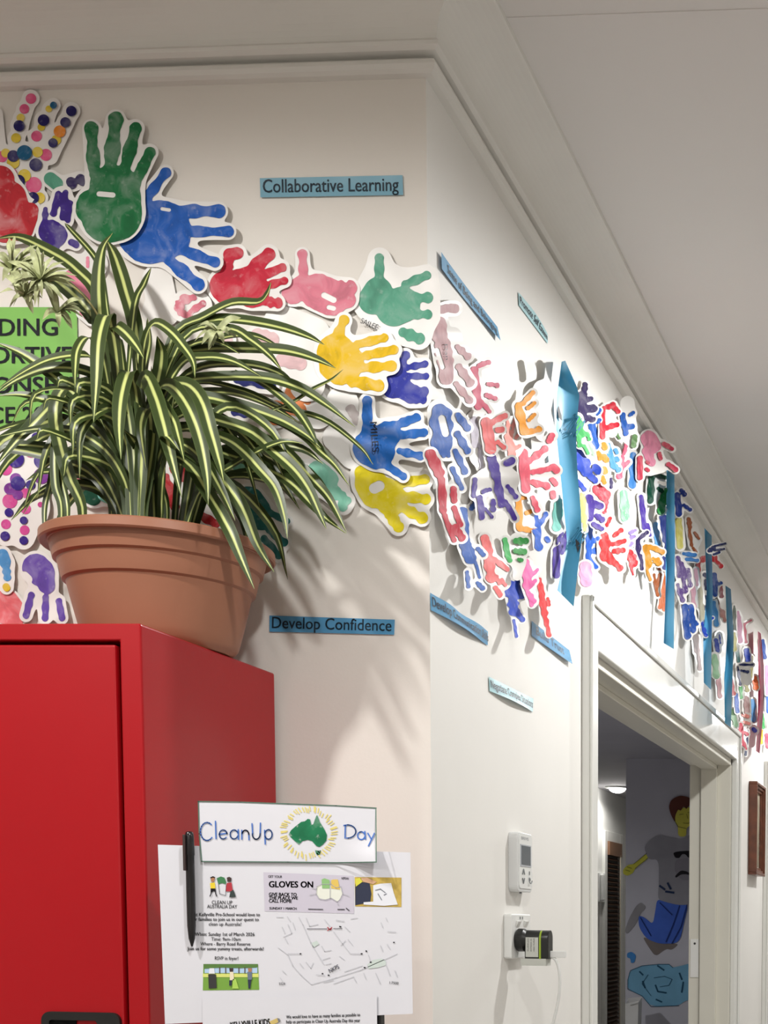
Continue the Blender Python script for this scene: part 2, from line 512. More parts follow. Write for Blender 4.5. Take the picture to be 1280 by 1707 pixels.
LV = [
 # tall blade that bends at the top, and its neighbour
 ([(196, 830), (182, 700), (170, 570), (165, 480), (171, 418), (188, 388)], N_, 27, .1),
 ([(236, 700), (228, 560), (208, 480), (192, 428), (178, 400)], W_, 24, -.2),
 # front arches
 ([(205, 760), (195, 600), (180, 527), (166, 565), (161, 640), (156, 704)], F_, 25, 0),
 ([(232, 760), (228, 660), (216, 620), (203, 660), (199, 712), (202, 766)], F_, 26, 0),
 ([(230, 700), (240, 628), (258, 658), (271, 700), (284, 755), (303, 830)], F_, 26, 0),
 ([(240, 720), (262, 655), (284, 643), (310, 672), (332, 725), (345, 790), (347, 842)], F_, 25, 0),
 ([(250, 720), (280, 650), (308, 640), (334, 664), (352, 720), (366, 770), (373, 804)], F_, 25, 0),
 ([(235, 680), (240, 580), (256, 540), (282, 551), (306, 578), (322, 603), (325, 630)], F_, 18, 0),
 ([(210, 640), (198, 560), (193, 544), (210, 556), (228, 578), (240, 598)], F_, 22, 0),
 ([(190, 700), (170, 590), (147, 563), (130, 582), (126, 612), (125, 646)], F_, 17, 0),
 ([(222, 740), (258, 670), (286, 695), (298, 730), (307, 768)], F_, 18, 0),
 # left: long arches
 ([(190, 720), (170, 560), (156, 530), (131, 499), (94, 468), (56, 447), (-6, 420)], N_, 25, .1),
 ([(180, 620), (165, 500), (125, 447), (78, 417), (31, 396), (-8, 398)], W_, 22, 0),
 ([(190, 600), (172, 470), (159, 430), (119, 384), (108, 372)], W_, 10, 0),
 ([(214, 620), (225, 510), (240, 474), (252, 446)], W_, 12, 0),
 ([(172, 720), (165, 620), (150, 594), (94, 597), (47, 616), (-6, 650)], (1.86, 1.80, 1.78), 20, .2),
 ([(168, 740), (160, 640), (137, 617), (80, 614), (30, 632), (-5, 655)], (1.86, 1.81, 1.80), 18, .2),
 ([(200, 770), (160, 690), (131, 664), (87, 625), (40, 591), (-8, 570)], (1.86, 1.82, 1.80), 21, 0),
 ([(195, 780), (150, 705), (125, 690), (87, 671), (37, 658), (-6, 660)], (1.86, 1.82, 1.80), 17, 0),
 ([(190, 740), (130, 660), (92, 672), (60, 702), (25, 738), (-8, 778)], (1.86, 1.80, 1.78), 20, .3),
 ([(215, 838), (206, 797), (175, 750), (125, 720), (62, 715), (-6, 728)], (1.84, 1.80, 1.78), 17, .2),
 ([(222, 834), (200, 781), (175, 737), (147, 706), (106, 681)], (1.84, 1.82, 1.80), 18, 0),
 ([(184, 836), (159, 781), (144, 731), (136, 690)], N_, 13, .4),
 # left rim arch
 ([(137, 842), (116, 795), (99, 735), (93, 690), (100, 656), (120, 645), (150, 668), (178, 720)], (1.80, 1.77, 1.80), 23, 0),
 ([(102, 842), (93, 810), (91, 765), (94, 720), (104, 690)], (1.80, 1.80, 1.82), 14, 0),
 ([(112, 842), (103, 800), (98, 760)], (1.80, 1.80, 1.82), 11, 0),
 ([(75, 846), (84, 806), (90, 765), (92, 730)], (1.84, 1.85, 1.87), 10, 0),
 # upright blades in the middle
 ([(212, 840), (206, 780), (196, 715), (172, 655), (150, 600)], (1.82, 1.83, 1.85), 19, 0),
 ([(218, 840), (215, 770), (205, 700), (192, 640), (184, 590)], (1.82, 1.82, 1.85), 18, .2),
 ([(226, 840), (224, 770), (214, 690), (205, 640), (196, 600)], (1.81, 1.81, 1.85), 17, 0),
 ([(232, 842), (236, 770), (236, 700), (230, 640), (226, 590)], (1.81, 1.81, 1.84), 20, -.2),
 ([(240, 842), (248, 790), (256, 730), (258, 670), (252, 610)], (1.81, 1.82, 1.84), 20, 0),
 ([(246, 842), (252, 800), (270, 745), (284, 700), (290, 660)], (1.82, 1.84, 1.86), 17, .2),
 ([(278, 845), (272, 820), (264, 795), (262, 760), (268, 700)], (1.85, 1.86, 1.88), 12, 0),
 ([(266, 846), (262, 810), (270, 760), (290, 710)], (1.86, 1.87, 1.9), 12, 0),
 ([(228, 700), (240, 620), (250, 570), (246, 530)], N_, 22, .3),
 ([(240, 720), (262, 640), (270, 590), (262, 560)], N_, 22, -.3),
 # sprays to the right
 ([(250, 680), (290, 560), (340, 529), (387, 506), (430, 505), (446, 490), (452, 470)], R_, 20, .2),
 ([(250, 690), (300, 560), (350, 535), (402, 535), (465, 546), (512, 561), (541, 575)], R_, 23, .2),
 ([(250, 690), (310, 560), (381, 548), (418, 567), (449, 592), (470, 618)], (1.87, 1.83, 1.8), 16, 0),
 ([(250, 700), (300, 600), (340, 583), (418, 582), (481, 586), (527, 599), (560, 614)], R_, 24, .1),
 ([(250, 700), (300, 610), (340, 596), (387, 602), (436, 628)], (1.87, 1.83, 1.8), 17, 0),
 ([(250, 710), (300, 645), (340, 631), (434, 630), (496, 646), (543, 674), (592, 712)], R_, 22, .1),
 ([(250, 715), (300, 665), (340, 662), (402, 677), (465, 699), (509, 724), (535, 747)], R_, 21, 0),
 ([(250, 725), (310, 690), (359, 700), (418, 720), (456, 752), (490, 783), (515, 817), (533, 857), (544, 882)], (1.86, 1.82, 1.82), 23, .1),
 ([(250, 715), (320, 675), (412, 685), (465, 702), (509, 727), (534, 752), (559, 776), (582, 810)], R_, 20, .1),
 ([(250, 735), (310, 715), (371, 730), (402, 749), (434, 783), (459, 814), (474, 861), (479, 898)], (1.86, 1.80, 1.79), 21, .1),
 ([(250, 735), (310, 738), (377, 757), (434, 777), (481, 802), (515, 836), (543, 864), (578, 890)], R_, 21, .1),
 ([(252, 742), (310, 752), (360, 790), (402, 842), (429, 908), (457, 954)], (1.86, 1.80, 1.80), 22, 0),
 ([(252, 750), (310, 770), (352, 830), (381, 880), (402, 930), (424, 982)], (1.86, 1.79, 1.78), 22, 0),
 ([(420, 720), (470, 745), (524, 802), (552, 836), (578, 888)], R_, 16, 0),
 ([(390, 620), (440, 640), (490, 680), (515, 714), (532, 748)], R_, 15, .1),
 ([(440, 690), (490, 670), (521, 650), (552, 634), (572, 616)], R_, 11, .3),
 ([(250, 700), (320, 640), (400, 650), (470, 680), (540, 700), (600, 745), (622, 775)], (1.87, 1.88, 1.9), 12, .1),
 ([(250, 700), (320, 620), (400, 608), (460, 620), (500, 650)], (1.88, 1.9, 1.92), 20, .2),
 ([(250, 690), (300, 590), (360, 566), (420, 560), (470, 580)], (1.88, 1.92, 1.94), 20, .3),
 ([(250, 700), (310, 660), (380, 655), (440, 672), (500, 705)], (1.88, 1.92, 1.94), 20, .3),
 ([(250, 720), (320, 710), (400, 740), (460, 790), (500, 850)], (1.88, 1.91, 1.93), 18, .3),
 ([(250, 690), (290, 600), (320, 575), (360, 570), (400, 590)], N_, 18, .2),
 ([(252, 730), (300, 690), (350, 690), (410, 730), (450, 790)], N_, 20, .1),
 ([(255, 760), (300, 740), (340, 770), (370, 820), (392, 868)], (1.86, 1.8, 1.78), 18, .1),
]
for px, ys, w, roll in LV:
    pleaf(px, ys, w, roll)
# blades filling the depth of the clump
rng = random.Random(11)
for i in range(44):
    az = rng.uniform(-math.pi, math.pi)
    L = rng.uniform(.20, .36); up = rng.uniform(.10, .19)
    bx, by, bz = PX + .03 * math.cos(az), PY + .025 * math.sin(az), CTZ + PH - .018
    ex = bx + L * .62 * math.cos(az); ey = by + L * .36 * math.sin(az)
    ey = max(1.70, min(1.99, ey))
    ez = bz + rng.uniform(-.04, .14) + up * .3
    if ex > PX + .26: ex = PX + .26
    if math.cos(az) < -.2: ez = max(ez, bz + .06)
    mx_, my_ = (bx * .55 + ex * .45), max(1.72, min(1.99, by * .55 + ey * .45))
    leaf([(bx, by, bz), (bx * .8 + ex * .2, by * .8 + ey * .2, bz + up * .75), (mx_, my_, bz + up), (ex * .82 + bx * .18, ey, (ez + bz + up) / 2 + .01), (ex, ey, ez)], rng.uniform(.011, .017), rng.uniform(-.5, .5), n=18)
fo = link('foliage', lv, lf, LEAF, pl, smooth=True)
def put_uv(o, uvs):
    l = o.data.uv_layers.new(name='UVMap')
    idx = np.zeros(len(o.data.loops), int); o.data.loops.foreach_get('vertex_index', idx)
    l.data.foreach_set('uv', np.array(uvs)[idx].ravel())
put_uv(fo, luv)
# young plantlets with pale narrow leaves on runners at the left, one more in the right spray
for (cu, cv, yy, cnt, rad, sd) in ((66, 468, 1.80, 30, 58, 1), (20, 448, 1.83, 24, 56, 2), (40, 492, 1.81, 16, 46, 5), (96, 520, 1.83, 14, 44, 3), (362, 552, 1.84, 14, 42, 4)):
    V, Fq, U = [], [], []
    rg = random.Random(sd)
    for k in range(cnt):
        q = rg.uniform(0, 2 * math.pi); r = rad * rg.uniform(.55, 1.15)
        du, dv = math.cos(q) * r, math.sin(q) * r * .85 - 6
        yb = yy + rg.uniform(-.012, .012)
        P = [on(cu, cv, 1, yy), on(cu + du * .5, cv + dv * .5 - 8, 1, yb - .01), on(cu + du, cv + dv, 1, yb)]
        leaf(P, rg.uniform(6.0, 11.0) / scale_at(yy), rg.uniform(-.4, .4), n=8, dst=(V, Fq, U), base=.7)
    o = link('plantlet', V, Fq, mat('plantlet_leaf', srgb(176, 182, 136), .45, .4, .4, 60), pl, smooth=True)
MB().tube(catmull([on(190, 600, 1, 1.86), on(160, 520, 1, 1.84), on(110, 470, 1, 1.82), on(62, 470, 1, 1.80)], 20), .0013, 6).build('runner', mat('runner_stem', srgb(150, 140, 80), .5), pl)

# ------------------------------------------------------------------ paper sheets and painted hands
paper_m = mat('white_paper', srgb(234, 232, 228), .42, .45, .02, 12)

def caps_sdf(X, Y, caps, k, org=False):
    acc = None
    for (x0, y0, x1, y1, r) in caps:
        dx, dy = x1 - x0, y1 - y0
        L = dx * dx + dy * dy
        t = np.clip(((X - x0) * dx + (Y - y0) * dy) / L, 0, 1) if L > 0 else 0 * X
        rr_ = r
        if org and L > (1.6 * r) ** 2:      # fingers swell at the joints and tip
            ph = (x0 * 3.7 + y0 * 1.3) % 1.0
            rr_ = r * (.93 + .13 * np.cos(2 * math.pi * (1.5 * t + .25 + .2 * ph)) + .05 * np.sin(9 * t + 6 * ph))
        d = np.hypot(X - x0 - t * dx, Y - y0 - t * dy) - rr_
        e = np.exp(-np.clip(d / k, -60, 60))
        acc = e if acc is None else acc + e
    return -k * np.log(acc + 1e-30)

def sheet(sdf, x0, y0, h):
    """filled contour sdf<0 on a grid: returns 2d vertices, faces"""
    ny, nx = sdf.shape
    ins = sdf < 0
    vid = {}; V = []; Fq = []
    def gv(i, j):
        k = (i, j)
        if k not in vid: vid[k] = len(V); V.append((x0 + j * h, y0 + i * h))
        return vid[k]
    def ev(i0, j0, i1, j1):
        k = (i0, j0, i1, j1) if (i0, j0) < (i1, j1) else (i1, j1, i0, j0)
        if k not in vid:
            a, b = sdf[k[0], k[1]], sdf[k[2], k[3]]
            t = min(.98, max(.02, a / (a - b)))
            vid[k] = len(V); V.append((x0 + (k[1] + (k[3] - k[1]) * t) * h, y0 + (k[0] + (k[2] - k[0]) * t) * h))
        return vid[k]
    cnt = ins[:-1, :-1].astype(int) + ins[1:, :-1] + ins[:-1, 1:] + ins[1:, 1:]
    for i, j in zip(*np.nonzero(cnt)):
        c = [(i, j), (i, j + 1), (i + 1, j + 1), (i + 1, j)]
        if cnt[i, j] == 4:
            Fq.append(tuple(gv(*p) for p in c)); continue
        poly = []
        for a in range(4):
            p, q = c[a], c[(a + 1) % 4]
            if ins[p]: poly.append(gv(*p))
            if ins[p] != ins[q]: poly.append(ev(*p, *q))
        if len(poly) >= 3: Fq.append(tuple(poly))
    return np.array(V).reshape(-1, 2), Fq

def hand(mapper, paints, margin, label, cat='handprint', group=None, kp=5.0, extra=(), h=1.6, pm=None, loc=None, name='handprint_cutout', wrk=1.6, cut=None, jag=0.0):
    """paints: list of (material, [strokes], [holes]); mapper(u,v,layer) -> world points"""
    allc = [c for p in paints for c in p[1]] + list(extra)
    x0 = min(min(c[0], c[2]) - c[4] for c in allc) - margin - 4
    x1 = max(max(c[0], c[2]) + c[4] for c in allc) + margin + 4
    y0 = min(min(c[1], c[3]) - c[4] for c in allc) - margin - 4
    y1 = max(max(c[1], c[3]) + c[4] for c in allc) + margin + 4
    X, Y = np.meshgrid(np.arange(x0, x1 + h, h), np.arange(y0, y1 + h, h))
    S = caps_sdf(X, Y, allc, kp) - margin
    V, Fq = sheet(S, x0, y0, h)
    W = mapper(V[:, 0], V[:, 1], 0)
    loc = W.mean(0)
    root = link(name, W, Fq, pm or paper_m, None, loc, smooth=True)
    tag(root, label, cat, group)
    rj = np.random.RandomState(int(abs(x0 * 13 + y0 * 7)) % 9999)
    wob = sum(np.sin(X * rj.uniform(.1, .5) + Y * rj.uniform(-.5, .5) + rj.uniform(0, 6)) for _ in range(4)) * .35 * jag
    for li, p in enumerate(paints):
        s = caps_sdf(X, Y, p[1], p[3] if len(p) > 3 else wrk, True) + wob
        if len(p) > 2 and p[2]:
            s = np.maximum(s, -caps_sdf(X, Y, p[2], 1.0))
        s = np.maximum(s, S + .4)
        V2, F2 = sheet(s, x0, y0, h)
        if len(F2) == 0: continue
        link('hand_paint', mapper(V2[:, 0], V2[:, 1], 1 + li), F2, p[0], root, loc, smooth=True)
    return root

def unproj(u, v, ax, val):
    """vectorised: photograph points to the plane coordinate[ax] = val (val may vary per point)"""
    u = np.asarray(u, float); v = np.asarray(v, float)
    d = np.outer((u - PPX) / FPX, RT) + FW[None, :] + np.outer((PPY - v) / FPX, UP)
    t = (np.asarray(val) - EYEV[ax]) / d[:, ax]
    return EYEV[None, :] + d * t[:, None]

def mapA(cx, cy, base, lift, dirx=.7, diry=.5, span=80.0, wav=.0008):
    def f(u, v, layer):
        q = np.clip(((np.asarray(u) - cx) * dirx + (np.asarray(v) - cy) * diry) / span, -1.2, 1.6)
        n = base + lift * np.clip(q, 0, 2) ** 2 + lift * .35 * np.clip(-q, 0, 2) ** 2 + wav * np.sin(np.asarray(u) * .09) * np.cos(np.asarray(v) * .07) + wav
        return unproj(u, v, 1, YA - n - .0006 * layer)
    return f

P = paint
green = P('green', (34, 112, 66)); blue = P('blue', (36, 92, 178)); navy = P('navy', (34, 42, 112)); red = P('red', (190, 44, 58))
pink = P('pink', (220, 128, 146)); teal = P('teal', (92, 160, 134)); yellow = P('yellow', (222, 188, 26)); indigo = P('indigo', (48, 56, 156))
purple = P('purple', (78, 56, 150)); magenta = P('magenta', (206, 72, 132)); orange = P('orange', (224, 136, 82)); mint = P('mint', (128, 192, 168))
dteal = P('deep_teal', (44, 110, 108)); sage = P('sage', (134, 166, 140)); rose = P('rose', (208, 96, 120)); mauve = P('mauve', (196, 156, 160))
lemon = P('lemon', (214, 206, 60)); dgreen = P('dark_green', (18, 72, 52)); ochre = P('ochre', (186, 130, 44)); brown = P('brown', (158, 86, 46))
dpurple = P('dark_purple', (44, 30, 84)); sky = P('sky_blue', (84, 148, 204)); salmon = P('salmon', (232, 112, 112)); lgreen = P('leaf_green', (70, 178, 96))
lilac = P('lilac', (150, 130, 190)); hot = P('hot_pink', (232, 96, 164)); amber = P('amber', (240, 156, 40)); scarlet = P('scarlet', (222, 52, 54))
royal = P('royal_blue', (30, 70, 190)); maroon = P('maroon', (130, 26, 44)); olive = P('olive', (140, 132, 60)); grey_p = P('grey', (150, 148, 146))
blush = P('blush', (226, 176, 190)); pgreen = P('pale_green', (160, 200, 164))

def ink(parent, s, u0, v0, u1, v1, cap, mp, layer=4, m=None, name='name_writing', bolden=0.0, skew=0.0, capn=None):
    """writing along the line (u0,v0)-(u1,v1) in photograph points, letters cap points high"""
    tv, tf = text_mesh(s)
    if bolden: tv, tf = bold(tv, tf, bolden, bolden * 3)
    dx, dy = u1 - u0, v1 - v0; L = math.hypot(dx, dy)
    nx, ny = (dy / L, -dx / L)
    U_ = u0 + dx * tv[:, 0] + nx * cap * tv[:, 1] + skew * cap * tv[:, 1]
    V_ = v0 + dy * tv[:, 0] + ny * cap * tv[:, 1]
    W = mp(U_, V_, layer)
    return link(name, W, tf, m or ink_m, parent, np.array(parent['_loc']))
ink_m = mat('marker_ink', srgb(24, 26, 34), .5, .3)

# --- green poster behind the plant
gp_m = mat('green_card', srgb(128, 186, 92), .5, .4, .03, 10)
mp = mapA(0, 620, .0030, .0, wav=.0002)
def quadA(pts, mp, nx=2, ny=2, layer=0):
    (a, b, c, d) = [np.array(p, float) for p in pts]
    U_, V_, Fq = [], [], []
    for i in range(ny + 1):
        for j in range(nx + 1):
            s, t = j / nx, i / ny
            p = a * (1 - s) * (1 - t) + b * s * (1 - t) + c * s * t + d * (1 - s) * t
            U_.append(p[0]); V_.append(p[1])
    for i in range(ny):
        for j in range(nx):
            k = i * (nx + 1) + j
            Fq.append((k, k + nx + 1, k + nx + 2, k + 1))
    return mp(np.array(U_), np.array(V_), layer), Fq
W, Fq = quadA([(-150, 512), (128, 512), (132, 722), (-150, 726)], mp, 12, 8)
gp = tag(link('wall_poster', W, Fq, gp_m, None, W.mean(0)), 'green card poster with bold black capitals behind the spider plant', 'poster')
for s, u0, u1, vb, cap in (('BUILDING', -84, 95, 560, 28), ('SUPPORTIVE', -104, 119, 606, 27), ('RELATIONSHIPS', -142, 152, 656, 27), ('SINCE 200', -76, 92, 706, 27)):
    ink(gp, s, u0, vb, u1, vb - 1, cap, mp, 2, name='lettering', bolden=.006)

# --- cut-out hands of the short wall
hs = []
def HA(label, paints, margin, base=.004, lift=.005, **kw):
    allc = [c for p in paints for c in p[1]] + list(kw.get('extra', ()))
    cx = sum(c[0] + c[2] for c in allc) / 2 / len(allc); cy = sum(c[1] + c[3] for c in allc) / 2 / len(allc)
    margin = max(3.5, margin * .72)
    return hand(mapA(cx, cy, base, lift), paints, margin, label, group='cut-out handprints on the wall around the plant', **kw)

def dots(L, s=3.2, ox=0, oy=130):
    return [(x / s + ox, y / s + oy, x / s + ox, y / s + oy, r / s) for x, y, r in L]

HA('white cutout hand dotted in many colours at top of the wall', [
   (P('dot_pink', (226, 96, 140)), dots([(165, 110, 28), (130, 165, 26), (195, 310, 29), (245, 410, 32), (60, 510, 32), (180, 570, 42), (10, 420, 30)]), []),
   (P('dot_yellow', (226, 200, 70)), dots([(110, 212, 22), (85, 320, 26), (260, 165, 18), (220, 262, 20), (300, 330, 26), (200, 395, 28), (70, 450, 34), (210, 640, 30), (130, 520, 34), (30, 400, 24)]), []),
   (P('dot_orange', (230, 140, 50)), dots([(318, 285, 32), (110, 650, 24)]), []),
   (P('dot_navy', (36, 30, 92)), dots([(102, 255, 30), (232, 225, 31), (380, 176, 28), (348, 236, 27), (282, 346, 25), (70, 416, 31), (190, 462, 34), (100, 548, 32), (175, 640, 32)]), []),
   (P('dot_teal', (30, 92, 130)), dots([(285, 145, 19), (130, 398, 40)]), [])],
   8, base=.003, extra=[(50, 162, 24, 250, 6), (88, 176, 62, 250, 5), (120, 185, 84, 262, 7), (40, 280, 30, 300, 34), (-6, 190, 4, 290, 5)], wrk=1.0, kp=1.5)
HA('large smeared red handprint beside the dotted hand at top', [(P('smear_red', (186, 48, 56), .5, .3), [(16, 330, 22, 352, 28), (40, 362, 34, 380, 22), (0, 300, 8, 380, 26), (52, 350, 48, 362, 12)], [])], 5, base=.007)
HA('small dark purple handprint left of the green hand', [(P('deep_violet', (62, 40, 128)), [(84, 386, 92, 392, 20), (76, 349, 74, 372, 5), (97, 324, 89, 356, 6), (109, 321, 105, 361, 6), (117, 338, 113, 367, 5), (87, 408, 90, 414, 9), (120, 404, 127, 408, 6)], [])], 6, base=.008, jag=.6)
HA('cutout fragment with teal and navy spots above the purple hand', [(teal, [(84, 298, 94, 306, 11)], []), (dpurple, [(118, 303, 120, 307, 8), (134, 298, 138, 302, 8)], [])], 6, base=.0055)
HA('tall green handprint with fingers pointing up', [(green, [(180, 361, 192, 358, 44), (150, 349, 152, 340, 24), (186, 312, 196, 314, 37), (215, 330, 215, 350, 20), (157, 290, 152, 214, 11), (183, 282, 193, 199, 12.5), (207, 285, 226, 214, 11), (225, 305, 250, 254, 10)],
   [(165, 323, 188, 325, 4.5)])], 6, base=.009, jag=.5)
HA('large blue handprint with spread fingers pointing away from the plant', [(blue, [(250, 390, 268, 384, 50), (285, 376, 292, 400, 24), (216, 396, 222, 404, 20), (244, 330, 276, 288, 8.5), (240, 350, 240, 330, 13), (296, 352, 364, 352, 11), (300, 386, 380, 386, 9), (296, 414, 358, 437, 9.5), (282, 434, 330, 474, 11)],
   [(270, 348, 282, 350, 3)])], 7, base=.006, lift=.006, jag=.5)
HA('crimson handprint with curled thumb left of the pink fist print', [(P('crimson', (196, 40, 62)), [(374, 477, 380, 484, 25), (404, 476, 420, 484, 29), (378, 452, 380, 436, 10), (382, 424, 396, 422, 10), (412, 456, 448, 424, 12), (432, 462, 470, 446, 8), (440, 478, 474, 468, 7), (444, 503, 462, 505, 9)], [])], 7, base=.007, jag=.5)
HA('pink fist shaped print beside the crimson hand', [(pink, [(488, 488, 504, 478, 19), (530, 486, 552, 496, 30), (506, 462, 504, 424, 8), (560, 482, 582, 480, 13), (560, 504, 580, 500, 13)], [(540, 492, 556, 500, 5), (548, 512, 556, 514, 4)])], 6, base=.005, jag=.5)
hs.append(HA('teal green handprint on a rounded cutout reaching the wall corner', [(teal, [(621, 500, 630, 486, 24), (656, 514, 670, 508, 30), (632, 466, 632, 430, 8.5), (676, 474, 711, 459, 8), (682, 498, 712, 496, 9), (685, 524, 712, 524, 8), (672, 554, 698, 564, 10)], [])], 11, base=.004, lift=.008, kp=14))
ink(hs[-1], 'SAILEE', 600, 538, 628, 550, 9, mapA(660, 500, .004, .0), 6)
HA('crumpled blank white cutout below the large blue hand', [], 4, extra=[(262, 466, 270, 505, 22), (255, 520, 280, 525, 14)], base=.004)
HA('faint pink outline print right of the blank white cutout', [(P('faint_rose', (214, 120, 136), .8, .9), [(296, 512, 306, 500, 9), (306, 500, 322, 496, 6), (318, 520, 338, 506, 6), (300, 522, 316, 526, 6)], [])], 5, base=.006, extra=[(310, 512, 330, 510, 18)], jag=1)
hs.append(HA('golden yellow handprint with thumb raised right of the plant', [(P('gold', (226, 184, 22)), [(560, 588, 574, 604, 32), (552, 612, 566, 622, 20), (560, 566, 573, 534, 8.5), (596, 574, 640, 563, 8), (612, 592, 656, 583, 8.5), (604, 613, 652, 610, 9), (588, 636, 630, 643, 11)], [])], 8, base=.008, lift=.007, jag=.5))
HA('dark indigo handprint below the teal hand at the corner', [(indigo, [(655, 643, 662, 636, 21), (672, 648, 684, 656, 16), (667, 610, 676, 592, 7), (661, 625, 668, 612, 9), (680, 612, 708, 607, 6), (682, 627, 709, 627, 6), (686, 652, 706, 652, 8), (686, 664, 704, 666, 8)], [])], 7, base=.006, jag=.6)
hs.append(HA('bright blue handprint above the lower yellow hand', [(P('azure', (38, 104, 186)), [(618, 746, 628, 752, 30), (640, 732, 646, 724, 22), (612, 712, 612, 668, 9), (616, 722, 616, 716, 12), (656, 710, 694, 696, 8), (671, 725, 706, 721, 8), (666, 752, 700, 760, 7), (648, 778, 672, 794, 7)], [])], 6, base=.007, lift=.006, jag=.5))
ink(hs[-1], 'MILES', 617, 704, 621, 754, 11, mapA(640, 740, .0095, 0), 6)
HA('lower yellow handprint with splayed fingers by the wall corner', [(P('canary', (226, 208, 34)), [(618, 806, 626, 820, 27), (642, 822, 652, 834, 26), (604, 788, 612, 796, 13), (668, 805, 708, 799, 9), (672, 827, 709, 832, 9.5), (676, 849, 703, 863, 9.5), (650, 858, 664, 878, 10)], [(624, 814, 632, 810, 9)])], 8, base=.004, lift=.005, jag=.5)
HA('dark teal handprint in the plant shadow above the blue label', [(dteal, [(414, 838, 424, 852, 27), (434, 866, 436, 870, 14), (452, 856, 478, 869, 6), (449, 884, 474, 904, 7), (440, 898, 464, 926, 7), (420, 906, 428, 926, 8)], [])], 7, base=.004, jag=.4)
HA('pale mint handprint partly behind the right leaf spray', [(mint, [(530, 786, 546, 800, 18), (552, 818, 556, 822, 13), (562, 820, 578, 834, 8), (460, 772, 468, 776, 14), (400, 774, 410, 776, 14), (500, 790, 516, 800, 12), (570, 840, 572, 846, 7)], [])], 8, base=.005, extra=[(470, 790, 520, 800, 22)], jag=.5)
HA('orange handprint half hidden by the right leaf spray', [(orange, [(487, 656, 492, 664, 13), (509, 640, 514, 644, 9), (462, 680, 474, 684, 13), (486, 680, 500, 684, 11), (450, 699, 462, 700, 9), (500, 664, 512, 668, 7)], [])], 7, base=.0045, extra=[(520, 670, 530, 690, 20)], jag=.8)
HA('navy smudged cutout deep behind the leaf spray', [(navy, [(396, 632, 430, 636, 10), (392, 686, 420, 690, 8), (440, 640, 452, 644, 8)], [])], 8, base=.006, jag=.8)
HA('white cutout with faint pink print above the orange hand', [(P('ghost_pink', (226, 190, 192), .8), [(372, 560, 380, 566, 8), (430, 560, 452, 566, 14), (470, 600, 500, 606, 12)], [])], 8, base=.003, extra=[(470, 540, 520, 560, 26), (500, 590, 512, 640, 24)])
HA('white cutout with grey scribbles left of the bright blue hand', [(P('scribble', (196, 186, 184), .8, .8), [(584, 682, 590, 690, 8), (592, 700, 596, 704, 6)], [])], 6, base=.003, extra=[(570, 670, 584, 720, 22), (560, 730, 588, 760, 18)], jag=1)
HA('pink and white marbled cutout right of the terracotta pot', [(P('strawberry', (214, 92, 120), .8), [(382, 924, 388, 928, 7), (386, 954, 390, 960, 8), (362, 968, 370, 970, 7), (396, 940, 398, 946, 7), (372, 938, 376, 950, 5)], [])], 5, base=.004, extra=[(372, 930, 384, 958, 20)], jag=1)
HA('pale sage green print at the back edge of the cabinet top', [(sage, [(348, 1056, 352, 1060, 9), (344, 1044, 366, 1064, 7), (338, 1060, 354, 1074, 9), (346, 1030, 350, 1046, 7)], [])], 4, base=.004)
HA('red streaky handprint behind the pot rim', [(P('brick', (178, 34, 40)), [(300, 778, 308, 786, 18), (276, 795, 291, 844, 8), (312, 808, 340, 828, 8), (330, 857, 360, 873, 8)], [])], 7, base=.004, extra=[(320, 830, 344, 860, 20)], jag=.6)
HA('white cutout dotted in magenta and purple left of the pot', [
   (P('mag', (208, 80, 150)), dots([(160, 150, 42), (30, 120, 40), (30, 250, 32), (130, 372, 25), (50, 412, 38), (30, 530, 25), (130, 452, 27), (125, 560, 25), (205, 430, 14)], 3.048, 0, 700), []),
   (P('vio', (128, 60, 150)), dots([(210, 285, 40), (80, 300, 30), (90, 380, 26), (50, 350, 30)], 3.048, 0, 700), []),
   (P('prp', (58, 36, 128)), dots([(80, 200, 42), (212, 207, 40), (90, 322, 36), (155, 330, 24), (45, 470, 22), (25, 590, 24), (120, 510, 20), (120, 612, 22), (185, 90, 26)], 3.048, 0, 700), [])],
   10, base=.006, lift=.008, extra=[(30, 750, 40, 850, 34), (14, 860, 10, 886, 10), (40, 860, 40, 890, 9)], wrk=1.0)
HA('narrow white cutout finger with blue and yellow paint beside purple hand', [(sky, [(4, 925, 8, 936, 10), (10, 945, 12, 962, 7)], []), (yellow, [(10, 978, 11, 980, 6)], [])], 7, base=.007)
HA('violet handprint with fingers pointing down onto the cabinet top', [(P('violet', (104, 78, 168)), [(60, 946, 68, 954, 23), (76, 966, 78, 976, 14), (52, 992, 43, 1026, 6), (76, 996, 75, 1030, 6), (98, 1002, 103, 1030, 6)], [(40, 960, 46, 966, 8)])], 7, base=.009, jag=.5)
HA('pale red washed print low behind the cabinet top', [(P('wash_red', (224, 110, 116), .7), [(10, 1005, 18, 1016, 22), (4, 1030, 26, 1034, 12)], [])], 5, base=.004)
HA('small red patterned print seen between the leaves and pot', [(P('lattice_red', (190, 56, 66), .6, .95), [(138, 775, 144, 810, 17)], [])], 7, base=.004, jag=1)
hs.append(HA('dark green and mint cutout with writing at the pot rim', [(dgreen, [(148, 826, 156, 830, 13)], []), (P('aqua', (122, 196, 184)), [(178, 822, 192, 828, 16)], [])], 6, base=.008))
ink(hs[-1], 'Mila', 184, 822, 204, 818, 9, mapA(180, 826, .011, 0), 6)
HA('pale pink handprint between the upper left leaves', [(P('candy', (232, 140, 164)), [(120, 464, 134, 480, 15), (140, 482, 150, 494, 11), (146, 430, 146, 444, 3), (152, 530, 140, 520, 8)], [])], 8, base=.004, extra=[(120, 430, 150, 440, 24)])

